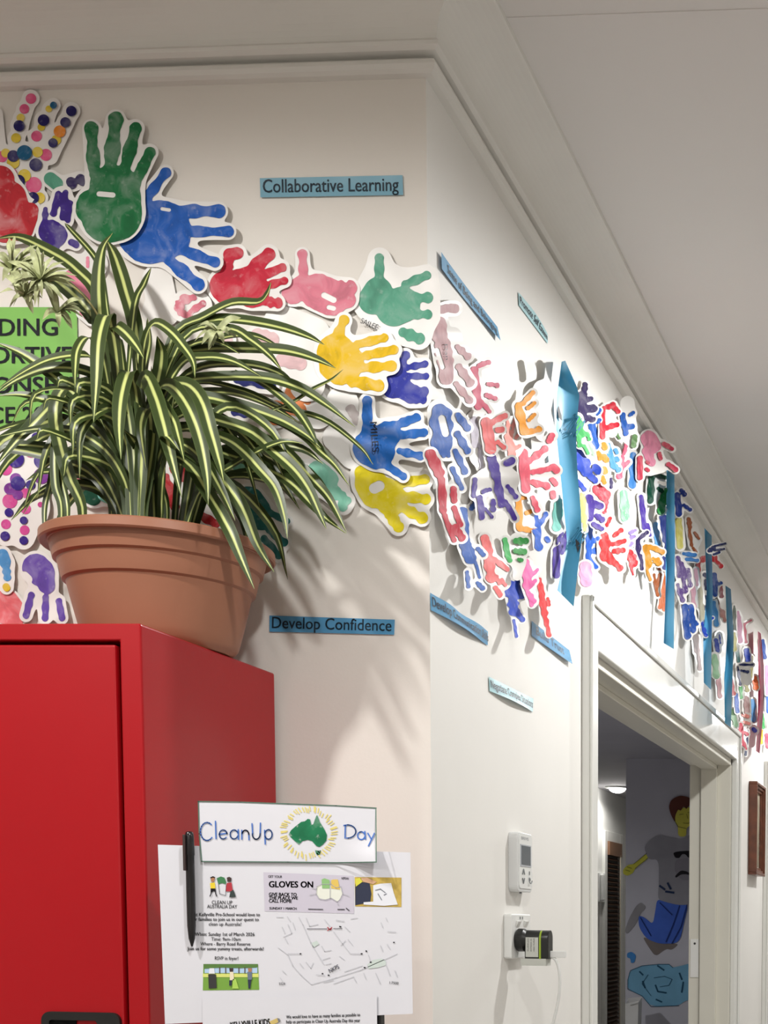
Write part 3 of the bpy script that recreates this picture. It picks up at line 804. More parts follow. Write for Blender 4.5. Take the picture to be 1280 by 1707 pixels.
# --- blue title labels
lab_l = mat('label_pale_blue', srgb(128, 178, 198), .3, .4, .02, coat=.15)
lab_d = mat('label_blue', srgb(84, 150, 192), .26, .45, .02, coat=.2)
lab_b = mat('label_blue_matt', srgb(84, 150, 192), .5, .25, .02)
lab_m = mat('label_mint', srgb(170, 212, 218), .4, .3, .02, coat=.0)
letter_m = mat('label_lettering', srgb(22, 44, 58), .4, .4)
def labelA(pts, m, s, u0, v0, u1, v1, cap, label):
    mp = mapA(550, (pts[0][1] + pts[2][1]) / 2, .0018, .0009, 0, 1, 16, .0002)
    W, Fq = quadA(pts, mp, 30, 6)
    o = tag(link('wall_label', W, Fq, m, None, W.mean(0), True), label, 'label')
    ink(o, s, u0, v0, u1, v1, cap, mp, 1, letter_m, 'lettering', .002)
labelA([(433, 297), (671, 292), (672, 325), (434, 329)], lab_l, 'Collaborative Learning', 438, 321, 664, 318, 22, 'pale blue label strip reading Collaborative Learning')
labelA([(449, 1026), (658, 1033), (657, 1058), (449, 1053)], lab_d, 'Develop Confidence', 453, 1047, 652, 1052, 19, 'blue label strip reading Develop Confidence')

def quadB(pts, n=0.0, nx=24, ny=6, lift=None):
    c = [B(u, v, n) for u, v in pts]
    def mp(s, t, layer):
        s = np.asarray(s)[:, None]; t = np.asarray(t)[:, None]
        p = c[0] * (1 - s) * (1 - t) + c[1] * s * (1 - t) + c[2] * s * t + c[3] * (1 - s) * t
        p = p.copy(); p[:, 0] += .0006 * layer
        if lift: p[:, 0] += lift(s[:, 0], t[:, 0])
        return p
    S, T, Fq = [], [], []
    for i in range(ny + 1):
        for j in range(nx + 1): S.append(j / nx); T.append(i / ny)
    for i in range(ny):
        for j in range(nx):
            k = i * (nx + 1) + j; Fq.append((k, k + nx + 1, k + nx + 2, k + 1))
    return mp, mp(S, T, 0), Fq
def labelB(pts, m, s, s0, s1, t0, cap, label, lift=None):
    mp, W, Fq = quadB(pts, .0018, lift=lift)
    o = tag(link('wall_label', W, Fq, m, None, W.mean(0), True), label, 'label')
    if s:
        tv, tf = text_mesh(s); tv, tf = bold(tv, tf, .002, .03)
        link('lettering', mp(s0 + (s1 - s0) * tv[:, 0], t0 - cap * tv[:, 1], 1.2), tf, letter_m, o, np.array(o['_loc']))
labelB([(732, 420), (829, 545), (829, 568), (733, 448)], lab_b, 'Sense of Being and Belonging', .10, .95, .74, .5, 'blue label strip high on the long wall beside the corner', lambda s, t: .009 * t * np.clip(s - .35, 0, 1) ** 1.2 + .003 * (1 - s) ** 4)
labelB([(864, 487), (913, 557), (913, 573), (865, 509)], lab_m, 'Promote Self Esteem', .03, .97, .74, .55, 'pale label strip nearest the cornice on the long wall', lambda s, t: .004 * (1 - t) * np.sin(np.pi * s))
labelB([(717, 988), (813, 1053), (813, 1076), (718, 1017)], lab_b, 'Develop Communication Skills', .02, 1.0, .72, .55, 'blue label strip reading Develop Communication low on the long wall', lambda s, t: .007 * t * np.sin(np.pi * np.clip(s * 1.1, 0, 1)) + .004 * (1 - t) * np.sin(6 * s) ** 2)
labelB([(886, 1035), (949, 1084), (949, 1107), (886, 1060)], lab_b, 'Build Trust', .10, .80, .70, .55, 'blue label strip under the red hand near the doorway', lambda s, t: .006 * t * s)
labelB([(815, 1128), (889, 1165), (888, 1187), (816, 1152)], lab_m, 'Negotiate Complex Situations', .02, .98, .72, .55, 'mint label strip reading Negotiate Complex Situations', lambda s, t: .006 * t * np.sin(np.pi * s))

# --- cut-out hands of the long wall
def mapB(bx0, by0, bx1, by1, base, cap=.06, wide=1.15, sag=.010):
    """sheet stuck by its near edge; the far edge lifts off the wall until the sheet has a hand's true width"""
    vc = (by0 + by1) / 2
    p0 = B(bx0, vc, base)
    s = FPX / (p0[1] + .2)
    Wt = max(.08, (by1 - by0) / s * wide)
    n1 = base
    while n1 < base + cap:
        p1 = B(bx1, vc, n1)
        if math.hypot(p1[1] - p0[1], n1 - base) <= Wt: break
        n1 += .002
    def f(u, v, layer):
        t = np.clip((np.asarray(u) - bx0) / (bx1 - bx0), -.1, 1.1)
        n = base + (n1 - base) * np.clip(t, 0, 2) ** 1.5 + .0015 * np.sin(np.asarray(v) * .11 + bx0) + sag * np.clip((np.asarray(v) - by0) / (by1 - by0), 0, 1) ** 2
        return unproj(u, v, 0, XB + n + .0008 * layer)
    return f
ZONES = [(0, 930, 'on the corner side of the first blue strip'), (930, 1112, 'between the first and second blue strips'), (1112, 1182, 'between the second and third blue strips'),
         (1182, 1214, 'between the third and fourth blue strips'), (1214, 1264, 'between the fourth blue strip and the pink strip'), (1264, 1400, 'beyond the pink strip')]
BL = []      # name of colour, paints, margin, base, kwargs
_bk = [0]
def HB(cname, paints, margin=3.0, extra=(), wide=1.15, base=None, cap=.06, kp=2.0, writing=None, jag=.75):
    BL.append((cname, paints, margin, extra, wide, base, cap, kp, writing, jag))
def one(m, caps, holes=()): return [(m, caps, list(holes))]
HB('mauve', one(mauve, [(731, 540, 733, 560, 13), (738, 575, 742, 600, 15), (744, 612, 744, 630, 12), (738, 516, 744, 514, 7), (754, 514, 758, 514, 8), (763, 579, 780, 594, 6), (765, 611, 784, 638, 7), (761, 640, 783, 668, 6)], [(729, 584, 738, 612, 4)]), 5, extra=[(755, 560, 770, 640, 10)], writing=('Dan', 741, 574, 743, 600, 5))
HB('rose', one(rose, [(791, 618, 797, 676, 7.5), (799, 609, 814, 604, 4.5), (814, 640, 829, 642, 4), (811, 659, 825, 664, 4.5), (803, 670, 816, 686, 4)]), 3.5)
HB('blue', one(blue, [(733, 686, 736, 738, 17), (742, 690, 742, 730, 13), (726, 748, 728, 756, 4), (738, 752, 740, 760, 4), (746, 750, 748, 760, 3.5), (763, 692, 779, 713, 6.5), (763, 724, 779, 751, 6.5), (759, 752, 775, 786, 5.5), (754, 781, 770, 814, 4.5)], [(737, 698, 743, 722, 6.5)]), 4, extra=[(738, 690, 746, 750, 12)])
HB('crimson', one(P('crimson', (196, 40, 62)), [(718, 758, 732, 788, 10), (736, 800, 739, 850, 7), (742, 860, 757, 900, 5), (756, 816, 757, 834, 6), (757, 847, 767, 875, 5), (759, 880, 770, 896, 7)]), 3.5)
HB('red', one(salmon, [(811, 705, 818, 748, 10), (822, 703, 842, 693, 5.5), (830, 717, 837, 716, 5), (830, 737, 840, 746, 4)]), 3)
HB('peach', one(P('peach', (236, 150, 140)), [(848, 728, 853, 756, 7.5), (846, 702, 848, 720, 3), (858, 700, 854, 720, 3), (860, 730, 866, 722, 3), (858, 748, 866, 744, 3.5)]), 4, extra=[(852, 705, 860, 750, 6)])
HB('orange', one(amber, [(864, 677, 874, 718, 7.5), (872, 672, 888, 655, 4.5), (880, 681, 891, 672, 3.5), (882, 700, 891, 691, 3.5), (878, 721, 898, 716, 5)]), 4, extra=[(880, 680, 890, 710, 4)])
HB('blank white', [], 3, extra=[(905, 650, 908, 720, 14), (916, 605, 912, 640, 3), (884, 605, 884, 630, 3)], base=.012)
HB('pink-red', one(P('coral', (222, 84, 104)), [(872, 756, 877, 814, 9), (883, 768, 909, 748, 6), (915, 735, 921, 726, 5.5), (889, 787, 914, 782, 5), (888, 804, 912, 810, 6), (888, 830, 896, 850, 5), (922, 778, 928, 784, 6), (920, 800, 926, 806, 5), (921, 822, 922, 828, 5)]), 4, extra=[(890, 780, 910, 800, 12), (897, 735, 900, 755, 8)])
HB('violet', one(purple, [(820, 764, 826, 790, 9), (828, 796, 836, 840, 7), (792, 800, 790, 826, 4.5), (800, 830, 803, 862, 5.5), (806, 820, 816, 816, 4), (845, 772, 853, 768, 6), (846, 811, 860, 828, 4.5), (843, 837, 858, 864, 4.5), (822, 835, 822, 848, 5), (810, 848, 820, 862, 2.5)]), 4, extra=[(812, 800, 846, 800, 16)])
HB('blue', one(blue, [(772, 852, 776, 900, 8), (776, 910, 784, 930, 11), (786, 848, 792, 838, 5), (779, 954, 781, 978, 3.5), (793, 937, 799, 962, 3), (796, 972, 804, 980, 4.5), (797, 915, 806, 925, 4.5)]), 3.5)
HB('red', one(salmon, [(808, 898, 815, 920, 8), (814, 930, 819, 962, 9), (826, 934, 845, 948, 5), (828, 962, 832, 972, 3.5), (836, 966, 842, 974, 3.5), (826, 980, 834, 992, 4.5), (820, 930, 840, 944, 3)]), 3.5, extra=[(832, 950, 838, 970, 10)])
HB('green', [(lgreen, [(842, 900, 847, 926, 5), (846, 926, 850, 934, 4)], []), (P('grass', (52, 150, 70)), [(860, 902, 876, 902, 6), (860, 918, 874, 920, 5.5), (864, 932, 870, 934, 3.5)], [])], 3, extra=[(862, 900, 864, 940, 9), (864, 950, 862, 960, 5)])
HB('orange', one(amber, [(864, 832, 866, 880, 6.5), (872, 830, 880, 828, 3.5), (878, 855, 886, 852, 4), (868, 880, 890, 886, 4.5)]), 3.5, extra=[(874, 850, 880, 870, 8), (880, 895, 884, 910, 5)])
HB('blue', one(P('cobalt', (36, 96, 200)), [(893, 862, 898, 912, 6.5), (901, 874, 910, 858, 4), (911, 898, 914, 901, 4)]), 3, extra=[(902, 890, 910, 905, 6)])
HB('bright pink', one(hot, [(876, 938, 880, 974, 9), (886, 960, 896, 950, 3), (884, 976, 892, 968, 3.5), (882, 988, 890, 1002, 4), (878, 984, 886, 1008, 3)]), 3.5, extra=[(884, 985, 888, 1002, 5)])
HB('deep blue', one(royal, [(850, 982, 858, 986, 14), (854, 1000, 857, 1018, 9), (847, 960, 849, 972, 3), (861, 972, 866, 964, 5), (866, 993, 870, 994, 5), (862, 1022, 870, 1032, 5), (857, 1034, 861, 1060, 2.5)]), 2.5)
HB('scarlet', one(scarlet, [(898, 968, 904, 990, 5.5), (903, 995, 908, 1022, 6), (908, 1024, 915, 1058, 4), (913, 998, 915, 1008, 3)]), 2.5)
HB('mint', one(P('aqua', (132, 212, 198)), [(930, 842, 928, 878, 8), (934, 834, 934, 850, 4)]), 5)
HB('violet', one(purple, [(928, 918, 927, 958, 7), (929, 905, 936, 890, 3.5), (934, 911, 947, 888, 4), (937, 922, 946, 904, 3.5)]), 3)
HB('pale lilac', one(P('ghost_lilac', (206, 200, 214), .8, .9), [(790, 700, 792, 740, 7), (800, 745, 803, 780, 4)]), 6, extra=[(796, 700, 800, 760, 12)], base=.003)
# first to second blue strip
HB('dark purple', one(dpurple, [(976, 641, 974, 656, 5), (969, 660, 972, 700, 8), (980, 666, 984, 665, 5), (982, 681, 989, 681, 7), (982, 697, 988, 699, 5)]), 2.5)
HB('blue', one(blue, [(986, 704, 992, 742, 8), (995, 690, 999, 684, 4), (996, 705, 999, 700, 3)]), 2.5)
HB('red arched', one(P('arch_red', (198, 38, 56)), [(1005, 686, 1004, 728, 5), (1008, 680, 1022, 675, 4.5), (1022, 676, 1030, 686, 4.5), (1012, 713, 1028, 708, 5)]), 2.5, extra=[(1016, 690, 1020, 720, 7)])
HB('blue and green', [(blue, [(1038, 692, 1043, 722, 5), (1050, 692, 1055, 688, 3.5), (1048, 711, 1054, 711, 4.5)], []), (P('moss', (96, 130, 84)), [(1018, 688, 1022, 704, 3), (1058, 728, 1056, 742, 5), (1024, 718, 1032, 730, 3)], [])], 3, extra=[(1046, 672, 1050, 730, 9)])
HB('leaf green', one(lgreen, [(962, 698, 968, 722, 8), (965, 728, 966, 742, 4), (979, 722, 982, 732, 3), (974, 744, 980, 756, 3)]), 3)
HB('royal blue', one(royal, [(962, 756, 968, 772, 12), (972, 778, 978, 786, 9), (980, 768, 981, 774, 4), (993, 780, 996, 784, 7), (984, 794, 992, 800, 6), (960, 736, 961, 742, 5), (964, 802, 974, 816, 4)]), 3, extra=[(982, 770, 990, 790, 8)])
HB('orange dotted', one(P('tangerine', (230, 140, 50)), [(1006, 742, 1008, 746, 5), (1007, 762, 1010, 766, 5.5), (1007, 782, 1009, 786, 5), (1005, 796, 1008, 804, 4), (995, 750, 1000, 764, 4)]), 3.5)
HB('sky blue', one(sky, [(1014, 742, 1022, 776, 5), (1024, 776, 1030, 782, 5), (1027, 751, 1028, 754, 4), (1028, 764, 1030, 767, 3.5)]), 3)
HB('rose', one(rose, [(1036, 764, 1033, 794, 6), (1040, 756, 1044, 742, 4), (1042, 776, 1048, 770, 3.5)]), 3)
HB('blue', one(P('denim', (62, 124, 190)), [(1055, 758, 1054, 808, 6)]), 2.5)
HB('dusky pink', [(P('dusk', (222, 140, 166)), [(1082, 732, 1088, 742, 14), (1078, 752, 1086, 770, 8)], []), (P('berry', (192, 62, 84)), [(1067, 764, 1067, 796, 5), (1099, 756, 1102, 764, 3.5), (1106, 740, 1120, 748, 4), (1114, 774, 1126, 783, 4.5), (1078, 770, 1080, 772, 3), (1078, 782, 1081, 784, 3)], [])], 3, extra=[(1084, 780, 1100, 776, 10)])
HB('dark green', [(dgreen, [(1086, 797, 1084, 834, 6), (1092, 792, 1108, 796, 4), (1098, 814, 1106, 822, 4)], []), (P('fern', (44, 128, 62)), [(1106, 828, 1102, 850, 7), (1110, 816, 1109, 830, 3)], [])], 3)
HB('scribbled red', one(P('scrawl_red', (206, 70, 84), .7, .9), [(998, 816, 1008, 826, 10), (1010, 838, 1006, 852, 5)]), 4, jag=1)
HB('purple', one(purple, [(983, 830, 984, 862, 7), (992, 840, 1000, 844, 6), (994, 860, 1004, 866, 5), (990, 874, 1003, 882, 4.5)]), 3)
HB('blue', one(P('cobalt', (36, 96, 200)), [(984, 872, 981, 930, 5.5), (991, 903, 996, 898, 4), (991, 918, 997, 920, 5), (984, 934, 994, 946, 3.5)]), 3)
HB('scarlet', one(scarlet, [(1008, 894, 1009, 926, 9), (1014, 926, 1018, 934, 7), (1011, 875, 1017, 864, 3.5), (1024, 893, 1036, 884, 4), (1022, 907, 1041, 902, 4.5), (1024, 919, 1038, 917, 5), (1023, 936, 1034, 947, 5)]), 5, extra=[(1020, 880, 1032, 930, 8)], wide=1.4)
HB('streaky mint', one(P('spring', (128, 190, 150), .8, .9), [(1040, 824, 1042, 862, 8)]), 3.5, jag=1)
HB('slender purple', one(purple, [(1069, 828, 1074, 878, 4.5), (1080, 874, 1084, 892, 2.5)]), 3.5)
HB('violet', one(dpurple, [(1064, 900, 1063, 934, 4.5), (1068, 896, 1078, 888, 3.5), (1068, 926, 1070, 948, 3.5)]), 2.5)
HB('red streaked', one(P('cherry', (196, 52, 60), .7, .8), [(1050, 922, 1056, 938, 8), (1053, 944, 1055, 958, 2.5)]), 2.5, jag=1)
HB('lilac striped', one(lilac, [(1050, 888, 1059, 884, 3), (1048, 898, 1058, 894, 3), (1047, 912, 1053, 906, 3.5)]), 2.5)
HB('ochre', one(ochre, [(1076, 914, 1080, 940, 7.5), (1084, 912, 1104, 920, 4.5), (1092, 930, 1098, 938, 6), (1078, 948, 1084, 966, 3)], [(1089, 922, 1093, 926, 4)]), 2.5)
HB('reddish brown', one(brown, [(1090, 958, 1096, 992, 3), (1100, 958, 1096, 976, 3.5)]), 3.5)
HB('orange-brown', one(P('rust', (196, 100, 48)), [(1102, 950, 1105, 985, 6), (1104, 990, 1100, 1012, 3.5), (1107, 990, 1107, 1016, 3.5), (1110, 988, 1113, 1008, 3.5)]), 2)
HB('navy', one(P('ink_blue', (24, 50, 130)), [(1103, 862, 1110, 900, 5.5), (1112, 904, 1114, 932, 5), (1103, 925, 1108, 946, 4.5), (1108, 862, 1112, 868, 4.5)]), 2.5)
HB('sky blue', one(sky, [(1092, 874, 1096, 906, 5)]), 3)
HB('pale yellow', one(P('butter', (236, 226, 130), .7), [(971, 824, 973, 866, 5), (975, 870, 975, 884, 3)]), 3)
HB('washed pink', one(P('rosewash', (240, 160, 196), .8), [(976, 946, 977, 968, 11)]), 3)
HB('small purple pointed', one(dpurple, [(1019, 798, 1019, 812, 2.8)]), 3.5)
HB('green streaked', one(pgreen, [(986, 748, 990, 764, 2.5), (980, 738, 984, 748, 2.5)]), 3)
# beyond the second strip; these stand nearly edge-on to the eye
HB('navy', one(P('ink_blue', (24, 50, 130)), [(1129, 826, 1132, 856, 5.5), (1136, 818, 1141, 824, 4), (1140, 842, 1150, 850, 3.5)]), 2)
HB('yellowish', one(P('straw', (206, 200, 110), .6), [(1131, 868, 1134, 910, 6)]), 3)
HB('brown', one(brown, [(1148, 866, 1150, 878, 4), (1149, 884, 1153, 908, 3), (1158, 888, 1165, 898, 2.5), (1156, 914, 1160, 920, 2.5)]), 3, extra=[(1155, 880, 1158, 905, 6)])
HB('blue', one(P('denim', (62, 124, 190)), [(1140, 923, 1158, 925, 3.5), (1144, 932, 1162, 934, 3)]), 2)
HB('navy spiky', one(P('midnight', (22, 36, 92)), [(1182, 918, 1188, 914, 4), (1192, 910, 1209, 906, 1.8), (1192, 917, 1207, 915, 1.8), (1190, 924, 1199, 921, 2)]), 1.2, base=.058)
HB('red', one(P('cherry', (196, 52, 60)), [(1164, 938, 1163, 960, 4.5), (1172, 932, 1190, 930, 6), (1192, 934, 1202, 944, 3.5)]), 2)
HB('purple tangled', one(P('plum', (92, 66, 130), .7, .9), [(1130, 930, 1132, 960, 4), (1137, 940, 1142, 985, 4.5), (1130, 975, 1138, 1000, 4), (1147, 950, 1150, 975, 4)]), 3, jag=1)
HB('blue', one(P('ocean', (40, 80, 160)), [(1142, 1012, 1146, 1060, 6), (1152, 1012, 1156, 1050, 5), (1156, 1034, 1163, 1040, 2.5)]), 2.5, jag=.8)
HB('pale olive', one(P('khaki', (196, 192, 160)), [(1164, 965, 1168, 1010, 5), (1170, 1010, 1172, 1050, 4)]), 3, jag=.8)
HB('grey-pink', one(P('ash_rose', (188, 168, 170)), [(1158, 1045, 1162, 1085, 5), (1164, 1090, 1167, 1115, 3)]), 3, jag=.8)
HB('blush', one(blush, [(1153, 965, 1157, 1010, 4), (1160, 950, 1162, 975, 3)]), 3, jag=.8)
HB('navy spotted', one(P('midnight', (22, 36, 92)), [(1175, 958, 1178, 960, 3.5), (1176, 968, 1177, 982, 2.5), (1176, 994, 1178, 998, 2.5), (1175, 1010, 1175, 1016, 2)]), 3.5)
HB('blue', one(royal, [(1172, 1040, 1176, 1058, 4), (1178, 1036, 1188, 1030, 2)]), 2, base=.03)
HB('navy', one(P('ocean', (40, 80, 160)), [(1191, 958, 1192, 990, 4.5), (1196, 975, 1202, 972, 2.5)]), 2)
HB('maroon', one(maroon, [(1201, 976, 1203, 994, 3.5)]), 3, extra=[(1204, 990, 1206, 1010, 3)])
HB('dusty brown', one(P('dust', (180, 128, 120)), [(1200, 1002, 1204, 1025, 4), (1206, 1020, 1208, 1034, 2.5)]), 2.5)
HB('blue', one(sky, [(1190, 1005, 1194, 1040, 4.5)]), 2.5)
HB('violet-blue', one(P('periwinkle', (80, 92, 170)), [(1194, 1068, 1196, 1084, 4), (1199, 1058, 1201, 1072, 2)]), 3)
HB('pale green', one(pgreen, [(1191, 1094, 1194, 1125, 5.5)]), 2.5)
HB('rose', one(P('old_rose', (184, 118, 124)), [(1197, 1122, 1200, 1160, 4), (1204, 1100, 1205, 1115, 2)]), 2.5)
HB('blank white', [], 2, extra=[(1199, 1060, 1201, 1110, 7)], base=.006)
HB('pale yellow', one(P('straw', (206, 200, 110), .6), [(1224, 1056, 1225, 1082, 3.5)]), 2)
HB('dark green', one(P('pine', (52, 76, 54)), [(1224, 1010, 1225, 1052, 2.5)]), 1.5)
HB('pink', one(P('petal', (214, 150, 184)), [(1231, 1030, 1234, 1068, 4.5), (1230, 1020, 1232, 1032, 2)]), 2.5)
HB('rose', one(rose, [(1240, 1042, 1243, 1070, 2.5), (1242, 1040, 1252, 1034, 1.6)]), 2.5)
HB('teal', one(dteal, [(1228, 1078, 1231, 1102, 3)]), 2)
HB('bright blue', one(royal, [(1244, 1084, 1247, 1100, 5)]), 2.5)
HB('navy curved', one(P('midnight', (22, 36, 92)), [(1230, 1112, 1234, 1140, 2), (1234, 1108, 1254, 1108, 2), (1236, 1118, 1246, 1120, 2.5)]), 2.5, extra=[(1240, 1115, 1246, 1135, 5)])
HB('olive', one(olive, [(1243, 1132, 1245, 1150, 4), (1254, 1094, 1252, 1130, 2.5)]), 2)
HB('orange', one(P('flame', (236, 116, 60), .7), [(1258, 1130, 1260, 1146, 4.5)]), 2.5)
HB('green', one(lgreen, [(1234, 1138, 1236, 1162, 3)]), 2.5)
HB('red', one(P('cherry', (196, 52, 60)), [(1219, 1132, 1222, 1156, 3.5)]), 2)
HB('blue', one(P('cobalt', (36, 96, 200)), [(1227, 1158, 1229, 1186, 3.5)]), 2)
HB('brown', one(P('taupe', (150, 108, 104)), [(1244, 1165, 1245, 1186, 5)]), 2.5)
HB('peach', one(P('peach', (236, 150, 140)), [(1238, 1192, 1246, 1194, 3), (1240, 1204, 1248, 1206, 3)]), 3)
HB('crimson', one(P('geranium', (222, 72, 96)), [(1235, 1208, 1237, 1238, 4), (1242, 1220, 1246, 1224, 2.5), (1240, 1240, 1244, 1248, 2)]), 2)
HB('light blue', one(sky, [(1255, 1168, 1256, 1200, 4)]), 2.5)
HB('pale green', one(pgreen, [(1220, 1185, 1226, 1208, 4.5)]), 2)
HB('dark blue slender', one(P('slate', (66, 80, 112)), [(1246, 1218, 1243, 1258, 2.5)]), 1.5)
HB('blue dotted', one(royal, [(1256, 1216, 1258, 1218, 3.5)]), 3.5, extra=[(1254, 1215, 1252, 1240, 3)])
HB('blue', one(P('ocean', (40, 80, 160)), [(1272, 1068, 1274, 1096, 3)]), 2)
HB('lilac', one(P('petal', (214, 150, 184)), [(1278, 1112, 1279, 1156, 3)]), 2)
HB('cobalt', one(P('cobalt', (36, 96, 200)), [(1279, 1152, 1280, 1186, 3)]), 2)
HB('green', one(lgreen, [(1270, 1190, 1273, 1212, 3)]), 2)
HB('yellow', one(yellow, [(1269, 1216, 1269, 1238, 2.8)]), 2)
HB('rosy red', one(rose, [(1278, 1226, 1280, 1244, 4)]), 2)

ORD = ['topmost', 'second from top', 'third from top', 'fourth from top', 'fifth from top', 'sixth from top', 'seventh from top']
info = []
for k, e in enumerate(BL):
    allc = [c for p in e[1] for c in p[1]] + list(e[3])
    x0 = min(min(c[0], c[2]) - c[4] for c in allc) - e[2]; x1 = max(max(c[0], c[2]) + c[4] for c in allc) + e[2]
    y0 = min(min(c[1], c[3]) - c[4] for c in allc) - e[2]; y1 = max(max(c[1], c[3]) + c[4] for c in allc) + e[2]
    xc = (x0 + x1) / 2
    z = next(i for i, q in enumerate(ZONES) if q[0] <= xc < q[1])
    info.append((z, (y0 + y1) / 2, x0, y0, x1, y1))
def article(s): return s
for k, (cn, paints, margin, extra, wide, base, cap, kp, writing, jag) in enumerate(BL):
    z, yc, x0, y0, x1, y1 = info[k]
    same = sorted([(info[i][1], i) for i in range(len(BL)) if BL[i][0] == cn and info[i][0] == z])
    noun = 'hand cutout' if cn == 'blank white' else 'handprint cutout'
    lab = f'{cn} {noun} {ZONES[z][2]}'
    if len(same) > 1:
        r = [i for _, i in same].index(k)
        lab = ('lowest ' if r == len(same) - 1 else ORD[r] + ' ') + lab
    bs = base if base is not None else .0025 + (k * 7 % 11) * .0007
    mp = mapB(x0, y0, x1, y1, bs, cap, wide, .022 if (z == 0 and yc > 880) else .006)
    o = hand(mp, paints, margin, lab, group='cut-out handprints along the corridor wall', kp=kp, extra=extra, h=1.3 if x0 < 1120 else 1.0, wrk=1.0, jag=jag)
    if writing:
        ink(o, writing[0], *writing[1:6], mp, 4)

# --- long paper strips that divide the years
strip_b = mat('blue_card', srgb(84, 168, 208), .45, .4, .03, 6)
strip_d = mat('blue_card_deep', srgb(88, 164, 206), .45, .4, .03, 6)
strip_p = mat('pink_card', srgb(226, 84, 130), .45, .4, .03, 6)
def strip(left, right, n0, n1, m, label, marks=()):
    """left/right: edges from top to bottom; left edge near the wall, right edge lifted"""
    n = 28
    def interp(pts, q):
        ys = np.array([p[1] for p in pts]); t = ys[0] + (ys[-1] - ys[0]) * q
        return np.interp(t, ys, [p[0] for p in pts]), t
    U_, V_, N_2 = [], [], []
    K = 6
    for i in range(n + 1):
        q = i / n
        ul, vl = interp(left, q); ur, vr = interp(right, q)
        for k in range(K + 1):
            s = k / K
            U_.append(ul + (ur - ul) * s); V_.append(vl + (vr - vl) * s)
            N_2.append(n0 + (n1 - n0) * s ** 1.3 + .004 * math.sin(q * 9) * s)
    W = unproj(U_, V_, 0, XB + np.array(N_2))
    Fq = []
    for i in range(n):
        for k in range(K):
            a = i * (K + 1) + k; Fq.append((a, a + K + 1, a + K + 2, a + 1))
    o = tag(link('paper_strip', W, Fq, m, None, W.mean(0), True), label, 'paper strip', 'card strips dividing the handprints')
    def smap(u, v, layer):
        u = np.asarray(u, float); v = np.asarray(v, float)
        ul = np.interp(v, [p[1] for p in left], [p[0] for p in left]); ur = np.interp(v, [p[1] for p in right], [p[0] for p in right])
        t = np.clip((u - ul) / (ur - ul), 0, 1)
        q = np.clip((v - left[0][1]) / (left[-1][1] - left[0][1]), 0, 1)
        return unproj(u, v, 0, XB + n0 + (n1 - n0) * t ** 1.3 + .004 * np.sin(q * 9) * t + .0009 * layer)
    return o, smap
s1, s1map = strip([(936, 603), (928, 660), (927, 720), (935, 800), (941, 860), (945, 900), (938, 940), (929, 984)], [(942, 601), (966, 655), (960, 720), (962, 780), (968, 850), (970, 900), (963, 950), (956, 1011)], .022, .046, strip_b, 'bright blue strip nearest the wall corner, with dates written on it')
ink(s1, '2018', 938, 716, 958, 730, 34, s1map, 2, mat('blue_pen', srgb(40, 116, 150), .6), 'date_writing')
ink(s1, '2019', 947, 902, 965, 914, 30, s1map, 2, MATS['blue_pen'], 'date_writing')
for q in ([(929, 680), (931, 676), (936, 692), (937, 702), (931, 696)], [(959, 898), (966, 905), (966, 914), (963, 922), (960, 910)]):
    link('dark_mark', s1map([p[0] for p in q], [p[1] for p in q], 2), [tuple(range(5))], mat('mark_dark', srgb(60, 56, 58), .6), s1, np.array(s1['_loc']))
strip([(1111, 783), (1110, 900), (1109, 1000), (1106, 1072)], [(1124, 792), (1125, 900), (1124, 1000), (1123, 1082)], .036, .064, strip_d, 'second blue strip from the wall corner, hanging down beside the doorway head')
strip([(1174, 880), (1178, 985), (1172, 1060), (1173, 1138)], [(1186, 893), (1188, 985), (1186, 1060), (1185, 1150)], .036, .064, strip_d, 'third blue strip from the wall corner, behind navy fingers')
strip([(1209, 976), (1212, 1060), (1207, 1130), (1208, 1205)], [(1218, 982), (1223, 1060), (1221, 1130), (1218, 1213)], .036, .068, strip_b, 'fourth blue strip from the wall corner, just above the far door corner')
strip([(1263, 1052), (1264, 1110), (1263, 1190), (1260, 1252)], [(1268, 1056), (1273, 1110), (1272, 1190), (1266, 1256)], .016, .05, strip_p, 'pink strip hanging among the far handprints')

# ------------------------------------------------------------------ notices on their stand
YF = 1.62
def FL(n=0.0):
    def f(u, v, layer): return unproj(u, v, 1, YF - n - .00035 * layer)
    return f
print_paper = mat('printer_paper', srgb(216, 216, 222), .5, .4, .01, 12)
# upright black board with foot, behind the notices
bd = empty('notice_stand', (-.79, YF + .02, 0), 'black upright board that the paper notices are fixed to', 'stand')
a = on(340, 1450, 1, YF + .012); b = on(634, 1350, 1, YF + .012)
MB().box(a[0], b[0], YF + .006, YF + .02, 1.15, a[2] - .002).build('board', black_m, bd, bevel=.002)
xm = (a[0] + b[0]) / 2
MB().box(xm - .02, xm + .02, YF + .02, YF + .04, .02, 1.3).build('post', black_m, bd)
MB().box(xm - .13, xm + .13, YF - .08, YF + .14, 0, .02).build('base', black_m, bd, bevel=.004)

